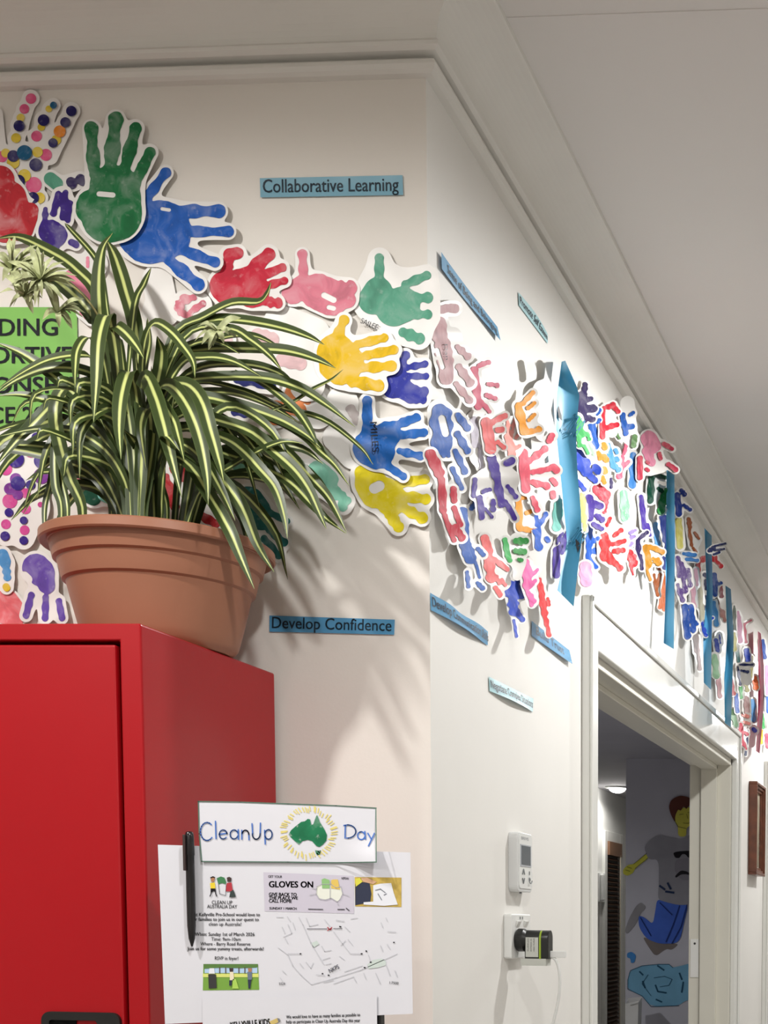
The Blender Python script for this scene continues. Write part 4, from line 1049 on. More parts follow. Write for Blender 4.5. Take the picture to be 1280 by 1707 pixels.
def flat(name, pts, mp, layer, m, parent):
    """filled outline (photograph points), fan-free ngon"""
    W = mp(np.array([p[0] for p in pts], float), np.array([p[1] for p in pts], float), layer)
    return link(name, W, [tuple(range(len(pts)))], m, parent, np.array(parent['_loc']))
def strokes(name, lines, w, mp, layer, m, parent):
    U_, V_, Fq = [], [], []
    for L in lines:
        for k in range(len(L) - 1):
            (x0, y0), (x1, y1) = L[k], L[k + 1]
            d = math.hypot(x1 - x0, y1 - y0) + 1e-9
            tx, ty = (x1 - x0) / d * w * .4, (y1 - y0) / d * w * .4
            nx, ny = -(y1 - y0) / d * w / 2, (x1 - x0) / d * w / 2
            i = len(U_)
            U_ += [x0 - tx + nx, x1 + tx + nx, x1 + tx - nx, x0 - tx - nx]; V_ += [y0 - ty + ny, y1 + ty + ny, y1 + ty - ny, y0 - ty - ny]
            Fq.append((i, i + 1, i + 2, i + 3))
    W = mp(np.array(U_), np.array(V_), layer)
    return link(name, W, Fq, m, parent, np.array(parent['_loc']))
def sheetF(name, pts, mp, m, label, cat, group=None):
    W, Fq = quadA(pts, mp, 16, 12)
    o = tag(link(name, W, Fq, m, None, W.mean(0), True), label, cat, group)
    return o
def curlmap(n, corner=None, amt=0, rad=60):
    def f(u, v, layer):
        u = np.asarray(u, float); v = np.asarray(v, float)
        k = np.full(u.shape, n)
        if corner: k = k + amt * np.clip(1 - np.hypot(u - corner[0], v - corner[1]) / rad, 0, 1) ** 2
        return unproj(u, v, 1, YF - k - .00035 * layer)
    return f
# A4 notice, landscape
mpN = curlmap(.001)
no = sheetF('clean_up_notice', [(263, 1408), (684, 1421), (688, 1690), (275, 1707)], mpN, print_paper, 'white landscape notice with map and Gloves On panel behind the drawn banner', 'notice')
txt_m = mat('print_black', srgb(62, 60, 66), .6, .2)
blk = mat('print_bold', srgb(24, 22, 28), .6, .2)
for s, u0, u1, vb, cap in (('CLEAN UP', 353, 387, 1507, 6), ('AUSTRALIA DAY', 345, 395, 1514, 6), ('We at Kellyville Pre-School would love to', 311, 433, 1527, 5.6), ('our families to join us in our quest to', 318, 431, 1535, 5.6), ('clean up Australia!', 348, 402, 1543, 5.6),
    ('When: Sunday 1st of March 2026', 325, 424, 1560, 5.8), ('Time: 9am-10am', 352, 401, 1568, 5.6), ('Where - Barry Road Reserve', 334, 417, 1576, 5.6), ('Join us for some yummy treats, afterwards!', 312, 439, 1584, 5.6), ('RSVP in foyer!', 358, 397, 1600, 5.8)):
    ink(no, s, u0, vb, u1, vb + .4, cap, mpN, 2, txt_m, 'print', .002)
# panel
flat('print', [(439, 1454), (589, 1460), (590, 1523), (441, 1519)], mpN, 1, mat('panel_lilac', srgb(198, 193, 206), .6), no)
for s, u0, u1, vb, cap, bo in (('GET YOUR', 447, 470, 1463, 4, .004), ('GLOVES ON', 448, 521, 1479, 10, .012), ('GIVE BACK TO', 448, 494, 1493.5, 5.5, .01), ('THE PLACE WE', 448, 496, 1499, 5, .01), ('CALL HOME', 448, 486, 1504.5, 5.5, .01), ('SUNDAY 1 MARCH', 449, 494, 1516, 4, .006), ('NEPEAN', 569, 581, 1466, 4, .004)):
    ink(no, s, u0, vb, u1, vb + .6, cap, mpN, 2, blk, 'print', bo)
gold_p = mat('print_gold', srgb(222, 190, 92), .6); grn_p = mat('print_green', srgb(140, 186, 120), .6); line_p = mat('print_grey', srgb(178, 178, 184), .6); pale_p = mat('print_pale', srgb(226, 228, 216), .6)
# gloved map of the country: green and gold fingers over a pale outline
flat('print', [(528, 1478), (536, 1474), (552, 1474), (560, 1480), (568, 1478), (571, 1490), (566, 1500), (562, 1503), (552, 1497), (542, 1500), (532, 1498), (527, 1490)], mpN, 2, pale_p, no)
flat('print', [(536, 1466), (541, 1464), (549, 1467), (550, 1481), (537, 1481)], mpN, 3, grn_p, no)
flat('print', [(552, 1467), (556, 1466), (563, 1466), (565, 1476), (567, 1483), (552, 1481)], mpN, 3, gold_p, no)
strokes('print', [[(528, 1478), (536, 1474), (552, 1474), (560, 1480), (568, 1478), (571, 1490), (566, 1500), (562, 1503), (552, 1497), (542, 1500), (532, 1498), (527, 1490), (528, 1478)], [(550, 1468), (550, 1498)], [(516, 1492), (526, 1490)], [(572, 1490), (582, 1494)], [(520, 1480), (528, 1482)], [(563, 1506), (564, 1509)]], .9, mpN, 4, line_p, no)
strokes('print', [[(514, 1515.5), (538, 1516)]], 1.2, mpN, 3, blk, no)
strokes('print', [[(563, 1516), (574, 1516)], [(577, 1514), (582, 1518)]], 1.4, mpN, 3, txt_m, no)
# photograph print of a bag on sand
flat('print', [(591, 1462), (669, 1463), (669, 1512), (592, 1511)], mpN, 1, mat('print_sand', srgb(196, 168, 84), .6, .3, .3, 90), no)
flat('print', [(592, 1474), (600, 1470), (616, 1472), (619, 1490), (617, 1504), (592, 1509)], mpN, 2, mat('print_navy', srgb(34, 42, 66), .6), no)
flat('print', [(592, 1465), (601, 1463), (604, 1470), (593, 1478)], mpN, 3, mat('print_lime', srgb(214, 208, 70), .6), no)
flat('print', [(600, 1464), (612, 1463), (628, 1470), (622, 1474), (606, 1470)], mpN, 3, mat('print_skin', srgb(206, 164, 130), .6), no)
flat('print', [(622, 1476), (634, 1473), (652, 1472), (656, 1488), (663, 1508), (640, 1510), (624, 1509), (606, 1508), (606, 1504), (622, 1503)], mpN, 3, mat('print_bag', srgb(226, 228, 234), .6), no)
strokes('print', [[(626, 1484), (634, 1482), (642, 1488)], [(630, 1490), (636, 1500)], [(640, 1492), (644, 1490)]], 1.4, mpN, 4, mat('print_slate', srgb(120, 124, 134), .6), no)
# street map
roads = [[(461, 1529), (472, 1529)], [(479, 1528), (484, 1536)], [(498, 1529), (505, 1542), (518, 1572), (540, 1608)], [(510, 1530), (516, 1544), (530, 1541)], [(470, 1545), (475, 1556)], [(480, 1541), (486, 1556), (472, 1562)], [(475, 1564), (480, 1573)], [(488, 1538), (492, 1550)], [(541, 1533), (550, 1544)], [(556, 1553), (572, 1575), (584, 1590)], [(575, 1545), (583, 1553)], [(580, 1566), (588, 1576)], [(568, 1576), (576, 1568)], [(464, 1580), (480, 1592), (488, 1610), (502, 1626), (519, 1641)], [(500, 1606), (506, 1614)], [(510, 1604), (518, 1614), (522, 1605)], [(536, 1577), (541, 1586), (552, 1584)], [(538, 1600), (550, 1596)], [(543, 1608), (552, 1606)], [(566, 1594), (574, 1600)], [(574, 1620), (604, 1610)], [(520, 1641), (560, 1630), (604, 1616), (640, 1600), (662, 1590)], [(556, 1640), (590, 1628)], [(540, 1638), (556, 1634)], [(606, 1622), (610, 1632)], [(590, 1630), (594, 1638)], [(626, 1622), (634, 1640)], [(644, 1610), (650, 1626)], [(658, 1618), (662, 1628)], [(634, 1576), (638, 1586)], [(645, 1574), (650, 1582)], [(643, 1530), (646, 1536)], [(635, 1538), (638, 1546)], [(471, 1618), (477, 1624)], [(467, 1630), (471, 1636)], [(585, 1532), (596, 1530)], [(614, 1592), (618, 1604)]]
strokes('print', roads, 1.1, mpN, 2, mat('print_road', srgb(196, 197, 203), .6), no)
strokes('print', [[(512, 1548.5), (545, 1548.5)], [(556, 1548), (570, 1548)]], 1.0, mpN, 3, txt_m, no)
strokes('print', [[(546, 1546), (549, 1549), (546, 1551)], [(550, 1549), (553, 1546)], [(551, 1550), (552, 1548)]], 1.6, mpN, 3, mat('print_red', srgb(170, 40, 50), .6), no)
strokes('print', [[(480, 1590), (498, 1590)], [(585, 1590), (601, 1590)], [(527, 1625), (541, 1626)], [(560, 1534), (574, 1536)], [(646, 1553), (660, 1554)]], .9, mpN, 3, line_p, no)
strokes('print', [[(500, 1590), (501.5, 1590)], [(602, 1590), (603.5, 1590)], [(610, 1585), (611, 1586)], [(617, 1604), (618.5, 1604)], [(607, 1613), (608.5, 1613)], [(537, 1623), (538, 1623)], [(547, 1625.5), (548.5, 1626)], [(656, 1571), (657, 1571)], [(566, 1544.5), (568, 1545)]], 2.0, mpN, 3, blk, no)
grp = mat('print_park', srgb(198, 210, 204), .6)
flat('print', [(612, 1608), (622, 1600), (636, 1598), (643, 1602), (643, 1609), (630, 1613), (614, 1615)], mpN, 2, grp, no)
flat('print', [(519, 1572), (528, 1568), (532, 1574), (522, 1580)], mpN, 2, grp, no)
ink(no, 'NKPS', 550, 1622, 566, 1614, 7, mpN, 4, mat('pen_blue', srgb(34, 44, 140), .5), 'print', .006)
ink(no, '5529', 465, 1642, 475, 1642, 4, mpN, 3, blk, 'print', .004); ink(no, '1:7500', 649, 1640, 664, 1641, 4, mpN, 3, blk, 'print', .004)
# small logo: two children either side of a green-topped map
flat('print', [(361, 1464), (368, 1461), (374, 1463), (377, 1470), (376, 1474), (370, 1472), (364, 1474)], mpN, 2, mat('print_deepgreen', srgb(58, 122, 76), .6), no)
strokes('print', [[(364, 1474), (366, 1490), (376, 1493), (377, 1474)]], .8, mpN, 3, txt_m, no)
flat('print', [(350, 1472), (358, 1471), (359, 1481), (351, 1481)], mpN, 3, mat('print_yellow', srgb(232, 204, 48), .6), no)
flat('print', [(351, 1481), (359, 1481), (360, 1488), (356, 1485), (351, 1489)], mpN, 3, blk, no)
flat('print', [(351, 1464), (355, 1461), (358, 1464), (357, 1470), (352, 1470)], mpN, 3, mat('print_tan', srgb(170, 120, 84), .6), no)
strokes('print', [[(351, 1463), (355, 1461.5), (358, 1463)], [(352, 1489), (350, 1494)], [(359, 1488), (361, 1494)]], 1.6, mpN, 4, blk, no)
flat('print', [(378, 1472), (386, 1471), (388, 1486), (376, 1486)], mpN, 3, mat('print_crimson', srgb(176, 46, 60), .6), no)
flat('print', [(378, 1463), (382, 1461.5), (386, 1464), (385, 1470), (379, 1470)], mpN, 3, mat('print_darkhair', srgb(60, 40, 38), .6), no)
flat('print', [(384, 1486), (389, 1483), (393, 1495), (382, 1496)], mpN, 4, mat('print_bin', srgb(48, 60, 58), .6), no)
# picture strip of children in a park
flat('print', [(339, 1607), (430, 1608), (432, 1650), (338, 1651)], mpN, 1, mat('print_lawn', srgb(116, 160, 60), .6), no)
flat('print', [(341, 1611), (429, 1612), (429, 1622), (341, 1622)], mpN, 2, mat('print_air', srgb(176, 204, 232), .6), no)
flat('print', [(339, 1607), (430, 1607), (428, 1613), (400, 1614), (370, 1613), (340, 1615)], mpN, 3, mat('print_canopy', srgb(84, 122, 56), .6), no)
flat('print', [(338, 1623), (431, 1623), (431, 1629), (338, 1629)], mpN, 2, mat('print_straw', srgb(214, 220, 120), .6), no)
flat('print', [(347, 1624), (360, 1624), (361, 1647), (348, 1648)], mpN, 4, mat('print_wheelie', srgb(48, 46, 46), .6), no)
flat('print', [(349, 1614), (357, 1614), (358, 1623), (348, 1623)], mpN, 4, mat('print_bag', srgb(226, 228, 234), .6), no)
flat('print', [(383, 1620), (389, 1620), (390, 1634), (383, 1634)], mpN, 4, mat('print_cream', srgb(230, 218, 190), .6), no)
flat('print', [(382, 1614), (389, 1614), (388, 1620), (383, 1620)], mpN, 4, mat('print_darkhair', (0, 0, 0)), no)
flat('print', [(388, 1632), (393, 1632), (398, 1648), (387, 1648)], mpN, 4, mat('print_limebag', srgb(168, 206, 88), .6), no)
flat('print', [(382, 1634), (387, 1634), (386, 1643), (382, 1643)], mpN, 5, mat('print_navy', (0, 0, 0)), no)
flat('print', [(412, 1620), (420, 1620), (420, 1633), (413, 1633)], mpN, 4, mat('print_steel', srgb(104, 116, 136), .6), no)
flat('print', [(413, 1633), (419, 1633), (417, 1648), (414, 1648)], mpN, 4, mat('print_navy', (0, 0, 0)), no)
flat('print', [(413, 1614), (420, 1614), (419, 1620), (414, 1620)], mpN, 4, mat('print_tan', (0, 0, 0)), no)
strokes('print', [[(366, 1613), (366, 1622)], [(376, 1613), (376, 1622)], [(398, 1613), (398, 1622)], [(408, 1613), (408, 1622)]], 1.6, mpN, 4, mat('print_trunk', srgb(86, 74, 52), .6), no)

# hand-lettered banner
mpB = curlmap(.0035, (627, 1437), .02, 55)
ba = sheetF('lettered_banner', [(330, 1335), (627, 1346), (627, 1438), (336, 1436)], mpB, print_paper, 'hand-lettered Clean Up Day banner with green map and yellow rays', 'banner')
gedge = mat('felt_green_edge', srgb(76, 108, 92), .6)
strokes('felt_border', [[(330, 1336), (400, 1337), (480, 1340), (560, 1343), (627, 1347)], [(626.5, 1347), (627, 1437)], [(627, 1437), (560, 1438), (480, 1437), (336, 1436)], [(336, 1436), (332, 1390), (330.5, 1336)]], 1.8, mpB, 2, gedge, ba)
def arc(cx, cy, rx, ry, a0, a1, n=14):
    return [(cx + rx * math.cos(math.radians(a0 + (a1 - a0) * k / n)), cy - ry * math.sin(math.radians(a0 + (a1 - a0) * k / n))) for k in range(n + 1)]
LT = [arc(345, 1386, 11, 15, 50, 318), [(359, 1369), (360, 1398)], [(365, 1391), (378, 1389)] + arc(372, 1391, 6.5, 7.5, 10, 320), arc(390, 1391, 6.5, 7.5, 20, 340), [(397, 1383), (397.5, 1399)], [(403, 1384), (403, 1399)], arc(409, 1391, 5.5, 7, 170, 0), [(414.5, 1391), (415, 1400)],
      [(420, 1373), (421, 1390)], arc(427, 1390, 6.5, 9, 180, 360), [(433.5, 1390), (434, 1372)], [(441, 1384), (442, 1407)], arc(447.5, 1391, 6, 8, 160, -160),
      [(575.5, 1376), (575, 1397)], [(573, 1376), (580, 1375)], arc(579, 1386, 14, 11, 88, -95), arc(602, 1393, 6, 6.5, 20, 340), [(608, 1386), (609, 1399)], [(613, 1389), (619, 1399)], [(624, 1389), (614, 1410)]]
strokes('felt_lettering', LT, 2.1, mpB, 3, mat('felt_blue', srgb(52, 104, 186), .6), ba)
felt_g = P('felt_green', (36, 122, 82), .9, .9)
flat('felt_map', [(481, 1391), (485, 1384), (493, 1377), (502, 1370), (508, 1369), (513, 1365), (517, 1366), (519, 1375), (522, 1374), (527, 1360), (529, 1359), (533, 1370), (540, 1381), (545, 1392), (544, 1401), (538, 1408), (532, 1412), (527, 1410), (520, 1402), (513, 1400), (504, 1402), (498, 1408), (490, 1401), (484, 1395)], mpB, 2, felt_g, ba)
flat('felt_map', [(525, 1417), (530, 1418), (535, 1417.5), (534, 1423), (530, 1426), (527, 1424)], mpB, 2, felt_g, ba)
rg = random.Random(5); rays = []
for k in range(56):
    q = 2 * math.pi * k / 56 + rg.uniform(-.04, .04)
    r0 = rg.uniform(.80, .9); r1 = r0 + rg.uniform(.14, .24)
    rays.append([(514 + 44 * r0 * math.cos(q), 1388 - 41 * r0 * math.sin(q)), (514 + 44 * r1 * math.cos(q + .04), 1388 - 41 * r1 * math.sin(q + .04))])
strokes('felt_rays', rays, 1.8, mpB, 2, mat('felt_yellow', srgb(224, 208, 120), .6), ba)

# lower sheet
mpL = curlmap(.003)
lo = sheetF('reply_sheet', [(337, 1663), (628, 1658), (630, 1840), (340, 1842)], mpL, print_paper, 'plain white reply sheet with small pencil picture, lowest of the notices', 'notice')
ink(lo, 'We would love to have as many families as possible to', 477, 1698, 600, 1694, 5.4, mpL, 2, txt_m, 'print', .002)
ink(lo, 'help us participate in Clean Up Australia Day this year', 477, 1706, 600, 1703.5, 5.4, mpL, 2, txt_m, 'print', .002)
ink(lo, 'KELLYVILLE KIDS', 384, 1715, 450, 1709, 11, mpL, 2, mat('print_olive', srgb(96, 96, 60), .6), 'print', .008)
flat('print', [(449, 1703), (462, 1697), (466, 1698), (467, 1702), (464, 1704), (452, 1709)], mpL, 3, mat('print_pencil', srgb(206, 182, 110), .6), lo)
flat('print', [(462, 1697), (466, 1698), (467, 1702), (464, 1704)], mpL, 4, mat('print_slate', (0, 0, 0)), lo)

# pen
pn = empty('ballpoint_pen', tuple(on(317, 1480, 1, YF - .012)), 'black ballpoint pen hung upright on the edge of the white notice', 'pen')
yp = YF - .010
pa, pb = on(315.5, 1386, 1, yp), on(320, 1578, 1, yp)
d = pb - pa
ts = [0, .01, .04, .2, .21, .5, .82, .93, .975, 1.0]; rr = [.0025, .0042, .0048, .0052, .0047, .0049, .0047, .0035, .0018, .0009]
t_ = MB().tube([pa + d * t for t in ts], rr, 16)
t_.build('barrel', mat('pen_black', srgb(22, 20, 22), .25, .5), pn, smooth=True)
MB().box(pa[0] - .0045, pa[0] - .0018, yp - .0075, yp - .003, pa[2] - .045, pa[2] - .004).build('clip', mat('pen_clip', srgb(58, 44, 42), .3, .5), pn, bevel=.0006)

# ------------------------------------------------------------------ controls on the long wall
white_pl = mat('white_plastic', srgb(232, 233, 230), .3, .5)
th = empty('thermostat', tuple(B(868, 1440, 0)), 'white wall thermostat with small grey screen above the power point', 'thermostat')
tp0, tp1 = B(846.5, 1386, 0), B(846.5, 1486, 0)
ty0 = tp0[1]; ty1 = ty0 + .085; tz1 = tp0[2]; tz0 = tp1[2]; TT = .0165
def rbox(x0, x1, y0, y1, z0, z1, r, n=5):
    pts = []
    for (cy, cz, q0) in ((y1 - r, z1 - r, 0), (y0 + r, z1 - r, 90), (y0 + r, z0 + r, 180), (y1 - r, z0 + r, 270)):
        for k in range(n + 1):
            q = math.radians(q0 + 90 * k / n); pts.append((cy + r * math.cos(q), cz + r * math.sin(q)))
    m = len(pts)
    v = [(x0, *p) for p in pts] + [(x1, *p) for p in pts]
    f = [(k, (k + 1) % m, m + (k + 1) % m, m + k) for k in range(m)] + [tuple(range(m, 2 * m)), tuple(range(m))[::-1]]
    return v, f
v, f = rbox(XB, XB + TT, ty0, ty1, tz0, tz1, .010)
o = link('case', v, f, mat('thermostat_case', srgb(214, 215, 214), .35, .5), th); bv = o.modifiers.new('b', 'BEVEL'); bv.width = .0015; bv.segments = 2; bv.limit_method = 'ANGLE'
v, f = rbox(XB + TT, XB + TT + .0012, ty0 + .006, ty1 - .003, tz0 + .006, tz1 - .003, .008)
link('face', v, f, white_pl, th)
H = tz1 - tz0; Wd = ty1 - ty0
def tbox(a0, a1, b0, b1, x0, x1): return MB().box(XB + TT + x0, XB + TT + x1, ty0 + Wd * a0, ty0 + Wd * a1, tz0 + H * b0, tz0 + H * b1)
tbox(.12, .86, .43, .80, .0012, .002).build('bezel', mat('bezel_grey', srgb(178, 182, 188), .4), th)
tbox(.18, .80, .46, .78, .002, .0024).build('screen', mat('screen_grey', srgb(98, 104, 110), .2, .5), th)
def tri(cy, cz, up):
    s = .0055 * up
    return [(XB + TT + .0022, ty0 + Wd * cy - .006, tz0 + H * cz - s * .6), (XB + TT + .0022, ty0 + Wd * cy, tz0 + H * cz + s), (XB + TT + .0022, ty0 + Wd * cy + .006, tz0 + H * cz - s * .6)]
btn = mat('button_grey', srgb(120, 124, 126), .5)
for cy, cz, up in ((.32, .33, 1), (.32, .20, -1)):
    p = tri(cy, cz, up)
    MB().tube(p, .0009, 6).build('button', btn, th)
MB().tube([(XB + TT + .0016, ty0 + Wd * .74, tz0 + H * .30), (XB + TT + .0016, ty0 + Wd * .74, tz0 + H * .36)], .0012, 6).build('button', btn, th)
MB().tube([(XB + TT + .0014 + .0004 * k, ty0 + Wd * .74 + .005 * math.cos(k * .7), tz0 + H * .20 + .005 * math.sin(k * .7)) for k in range(10)], .0009, 6).build('button', btn, th)
tv, tf = text_mesh('BRIVIS')
link('maker_mark', [(XB + TT + .0014, ty0 + Wd * (.2 + .5 * a_), tz0 + H * .88 + .005 * b_) for a_, b_ in tv], tf, mat('mark_grey', srgb(128, 132, 138), .5), th)
MB().tube([(XB + .010, ty0 + Wd * .45, tz0), (XB + .010, ty0 + Wd * .45, tz0 - .0025)], .0022, 8).build('foot', btn, th)

so_ = empty('power_point', tuple(B(862, 1560, 0)), 'white double power point with black charger plugged in', 'power outlet')
sp0, sp1 = B(839, 1523, 0), B(839, 1598, 0)
sy0 = sp0[1] + .0; sy1 = sy0 + .112; sz1, sz0 = sp0[2], sp1[2]; ST = .0135
v, f = rbox(XB, XB + ST, sy0, sy1, sz0, sz1, .004, 3)
o = link('plate', v, f, white_pl, so_); bv = o.modifiers.new('b', 'BEVEL'); bv.width = .002; bv.segments = 2; bv.limit_method = 'ANGLE'
sh = sz1 - sz0
for cyy in (.30, .70):
    m_ = MB()
    yc, zc = sy0 + .112 * cyy, sz0 + sh * .77
    m_.add([(XB + ST, yc - .009, zc - .006), (XB + ST, yc + .009, zc - .006), (XB + ST, yc + .009, zc + .006), (XB + ST, yc - .009, zc + .006),
            (XB + ST + .005, yc - .008, zc + .0045), (XB + ST + .005, yc + .008, zc + .0045), (XB + ST + .0005, yc + .008, zc - .005), (XB + ST + .0005, yc - .008, zc - .005)],
           [(0, 1, 6, 7), (1, 2, 5, 6), (2, 3, 4, 5), (3, 0, 7, 4), (4, 7, 6, 5)])
    m_.build('rocker_switch', mat('switch_white', srgb(222, 222, 218), .3), so_)
for cyy in (.44, .56):
    MB().box(XB + ST, XB + ST + .0006, sy0 + .112 * cyy - .002, sy0 + .112 * cyy + .002, sz0 + sh * .88, sz0 + sh * .94).build('indicator', btn, so_)
for q in (-1, 1):
    yc = sy0 + .112 * .74 + q * .006
    MB().box(XB + ST, XB + ST + .0005, yc - .0012, yc + .0012, sz0 + sh * .34, sz0 + sh * .46).build('slot', mat('slot_dark', (.02, .02, .02), .6), so_)

# charger: round plug, block with rounded front, green stripe, printed side
ch = empty('usb_charger', tuple(B(868, 1580, .02)), 'black USB charger with green band plugged into the power point', 'charger')
cyc = sy0 + .030; czc = sz0 + sh * .36
x_a = XB + ST
pr_ = MB().tube([(x_a + .0005, cyc, czc + .004), (x_a + .004, cyc, czc + .004), (x_a + .014, cyc, czc + .004), (x_a + .019, cyc, czc + .004)], [.017, .0195, .0195, .015], 28)
o = pr_.build('plug', mat('charger_black', srgb(22, 24, 22), .35, .5), ch, smooth=True); autosmooth(o, 40)
x_b, x_c = x_a + .017, x_a + .058
cz1, cz0 = czc + .021, czc - .027
cy0, cy1 = cyc - .014, cyc + .016
v = []; n = 12
def cs(x, grow=0): # stadium section in y-z, rounded top and bottom
    w2 = (cy1 - cy0) / 2 + grow; ym = (cy0 + cy1) / 2
    pts = []
    for k in range(n + 1):
        q = math.pi * k / n; pts.append((x, ym + w2 * math.cos(q), cz1 - w2 + w2 * math.sin(q)))
    pts += [(x, cy0 - grow, cz0), (x, cy1 + grow, cz0)]
    return pts
def loft(xs, gs):
    v = []; f = []
    m = n + 3
    for x, g in zip(xs, gs): v += cs(x, g)
    for i in range(len(xs) - 1):
        for k in range(m):
            f.append((i * m + k, i * m + (k + 1) % m, (i + 1) * m + (k + 1) % m, (i + 1) * m + k))
    f.append(tuple(range(m))[::-1]); f.append(tuple(range((len(xs) - 1) * m, len(xs) * m)))
    return v, f
v, f = loft([x_b, x_b + .002, x_c - .002, x_c], [-.003, 0, 0, -.002]); o = link('block', v, f, MATS['charger_black'], ch); autosmooth(o, 40)
v, f = loft([x_c - .0155, x_c - .0125], [.0005, .0005]); o = link('green_band', v, f, mat('charger_green', srgb(150, 176, 40), .4), ch); autosmooth(o, 40)
grey_l = mat('sticker_grey', srgb(196, 198, 190), .4)
MB().box(x_b + .0025, x_c - .017, cy0 - .0006, cy0, cz0 + .003, cz1 - .012).build('sticker', grey_l, ch)
MB().box(x_b - .006, x_c - .004, cy0 - .0002, cy1, cz0 - .0115, cz0 + .0004).build('sticker', grey_l, ch)
for k, (xa_, s) in enumerate(((.008, 'OUTPUT'), (.013, 'AC ADAPTOR'), (.018, 'INPUT 240V'))):
    tv, tf = text_mesh(s)
    link('sticker', [(x_b + xa_ - .0025 * b_ * .8, cy0 - .0009, cz1 - .014 - .022 * a_) for a_, b_ in tv], tf, ink_m, ch)
ua = np.array([x_c, (cy0 + cy1) / 2, cz0 + .008])
MB().box(ua[0], ua[0] + .026, ua[1] - .0045, ua[1] + .0045, ua[2] - .0055, ua[2] + .0055).build('usb_plug', white_pl, ch, bevel=.0012)
cb_pts = [ua + np.array([.024, 0, 0])]
for (u, v_) in ((922, 1594), (931, 1612), (934, 1640), (930, 1672), (921, 1712)):
    q = on(u, v_, 0, XB + .078); cb_pts.append(np.array([XB + .078 if u < 933 else XB + .08, ua[1] + .004, q[2]]))
# keep the cable at the charger's own depth: place by x for each point seen
def at_y(u, v_, y): return on(u, v_, 1, y)
cb_pts = [ua + np.array([.024, 0, 0])] + [at_y(u, v_, ua[1]) for u, v_ in ((916, 1593), (926, 1600), (932, 1618), (933, 1645), (929, 1675), (920, 1712), (905, 1760), (890, 1850))]
cbl = MB().tube(catmull(cb_pts, 48), .0025, 10).build('charging_cable', white_pl, None, cb_pts[3], smooth=True)
tag(cbl, 'thin white charging cable drooping down from the black charger', 'cable')

# ------------------------------------------------------------------ framed picture on the long wall
wood_m = mat('dark_wood', srgb(104, 54, 30), .3, .5, .35, 30, .1, 50)
pf = empty('picture_frame', (XB, 5.42, 1.85), 'brown wooden picture frame hung between the two doorways', 'picture')
fy0, fy1, fz0, fz1, ft = 5.31, 5.56, EYE + .175, EYE + .515, .032
mb = MB()
def frame_prof(d0, d1, x1):
    mb.box(XB + .001, XB + x1, fy0 + d0, fy1 - d0, fz1 - d1, fz1 - d0); mb.box(XB + .001, XB + x1, fy0 + d0, fy1 - d0, fz0 + d0, fz0 + d1)
    mb.box(XB + .001, XB + x1, fy0 + d0, fy0 + d1, fz0 + d1, fz1 - d1); mb.box(XB + .001, XB + x1, fy1 - d1, fy1 - d0, fz0 + d1, fz1 - d1)
frame_prof(0, .010, ft); frame_prof(.010, .020, ft - .006); frame_prof(.020, .030, ft - .012)
mb.build('frame', wood_m, pf, bevel=.0015)
MB().box(XB + .001, XB + .012, fy0 + .03, fy1 - .03, fz0 + .03, fz1 - .03).build('print', mat('picture_print', srgb(190, 182, 160), .15, .5, .5, 9), pf)

# ------------------------------------------------------------------ seen through the doorway
YM = 10.2
mu_loc = on(1110, 1480, 1, YM)
def MUR(layer):
    return lambda u, v, l: unproj(u, v, 1, YM - .004 - .002 * l)
mu = empty('boy_mural', tuple(mu_loc), 'wall painting of a leaping boy in grey shirt and blue jeans', 'mural')
mu['_loc'] = list(mu_loc)
def C6(L): return [(960 + x / 4.0, 1300 + y / 4.0) for x, y in L]
def mflat(name, L, l, col):
    from mathutils.geometry import tessellate_polygon
    for _k in range(2):
        L = [q for a_, b_ in zip(L, L[1:] + L[:1]) for q in ((a_[0] * .8 + b_[0] * .2, a_[1] * .8 + b_[1] * .2), (a_[0] * .2 + b_[0] * .8, a_[1] * .2 + b_[1] * .8))]
    pts = C6(L)
    W = MUR(0)(np.array([p[0] for p in pts]), np.array([p[1] for p in pts]), l)
    tris = tessellate_polygon([[Vector((p[0], p[1], 0)) for p in pts]])
    return link(name, W, [tuple(t) for t in tris], mat('mural_' + name + str(len(L)), srgb(*col), .7, .2, .12, 6), mu, mu_loc)
mflat('shade_patch', [(440, 1040), (560, 1095), (690, 1090), (640, 1135), (600, 1125), (530, 1180), (480, 1110)], 0, (128, 118, 112))
mflat('shoe', [(435, 815), (470, 850), (430, 890), (400, 960), (340, 1030), (325, 1010), (350, 930), (400, 840)], 1, (150, 147, 148))
mflat('arm', [(470, 488), (385, 562), (345, 566), (312, 600), (316, 630), (345, 640), (380, 622), (395, 590), (485, 522)], 1, (212, 208, 78))
mflat('jeans', [(540, 795), (600, 815), (680, 832), (750, 826), (720, 950), (690, 1088), (560, 1095), (470, 1060), (420, 985), (415, 905), (455, 915), (512, 965), (528, 880)], 2, (72, 106, 198))
mflat('shirt', [(545, 362), (590, 376), (640, 385), (700, 398), (740, 378), (775, 355), (830, 370), (840, 500), (800, 700), (765, 832), (680, 835), (600, 815), (545, 798), (552, 700), (552, 530), (480, 532), (450, 438)], 3, (150, 148, 153))
mflat('face', [(660, 235), (680, 190), (790, 180), (800, 230), (790, 275), (760, 302), (736, 325), (735, 378), (680, 378), (680, 310), (655, 268)], 4, (216, 208, 86))
mflat('hair', [(662, 288), (632, 232), (618, 180), (630, 140), (662, 115), (700, 104), (745, 114), (765, 126), (800, 98), (810, 190), (790, 180), (752, 168), (737, 198), (716, 174), (700, 208), (680, 196), (660, 242)], 5, (104, 58, 48))
def mstroke(name, lines, w, l, col):
    L = [C6(q) for q in lines]
    strokes(name, L, w, lambda u, v, _l: MUR(0)(u, v, l), l, mat('mural_line_' + name, srgb(*col), .7, .2), mu)
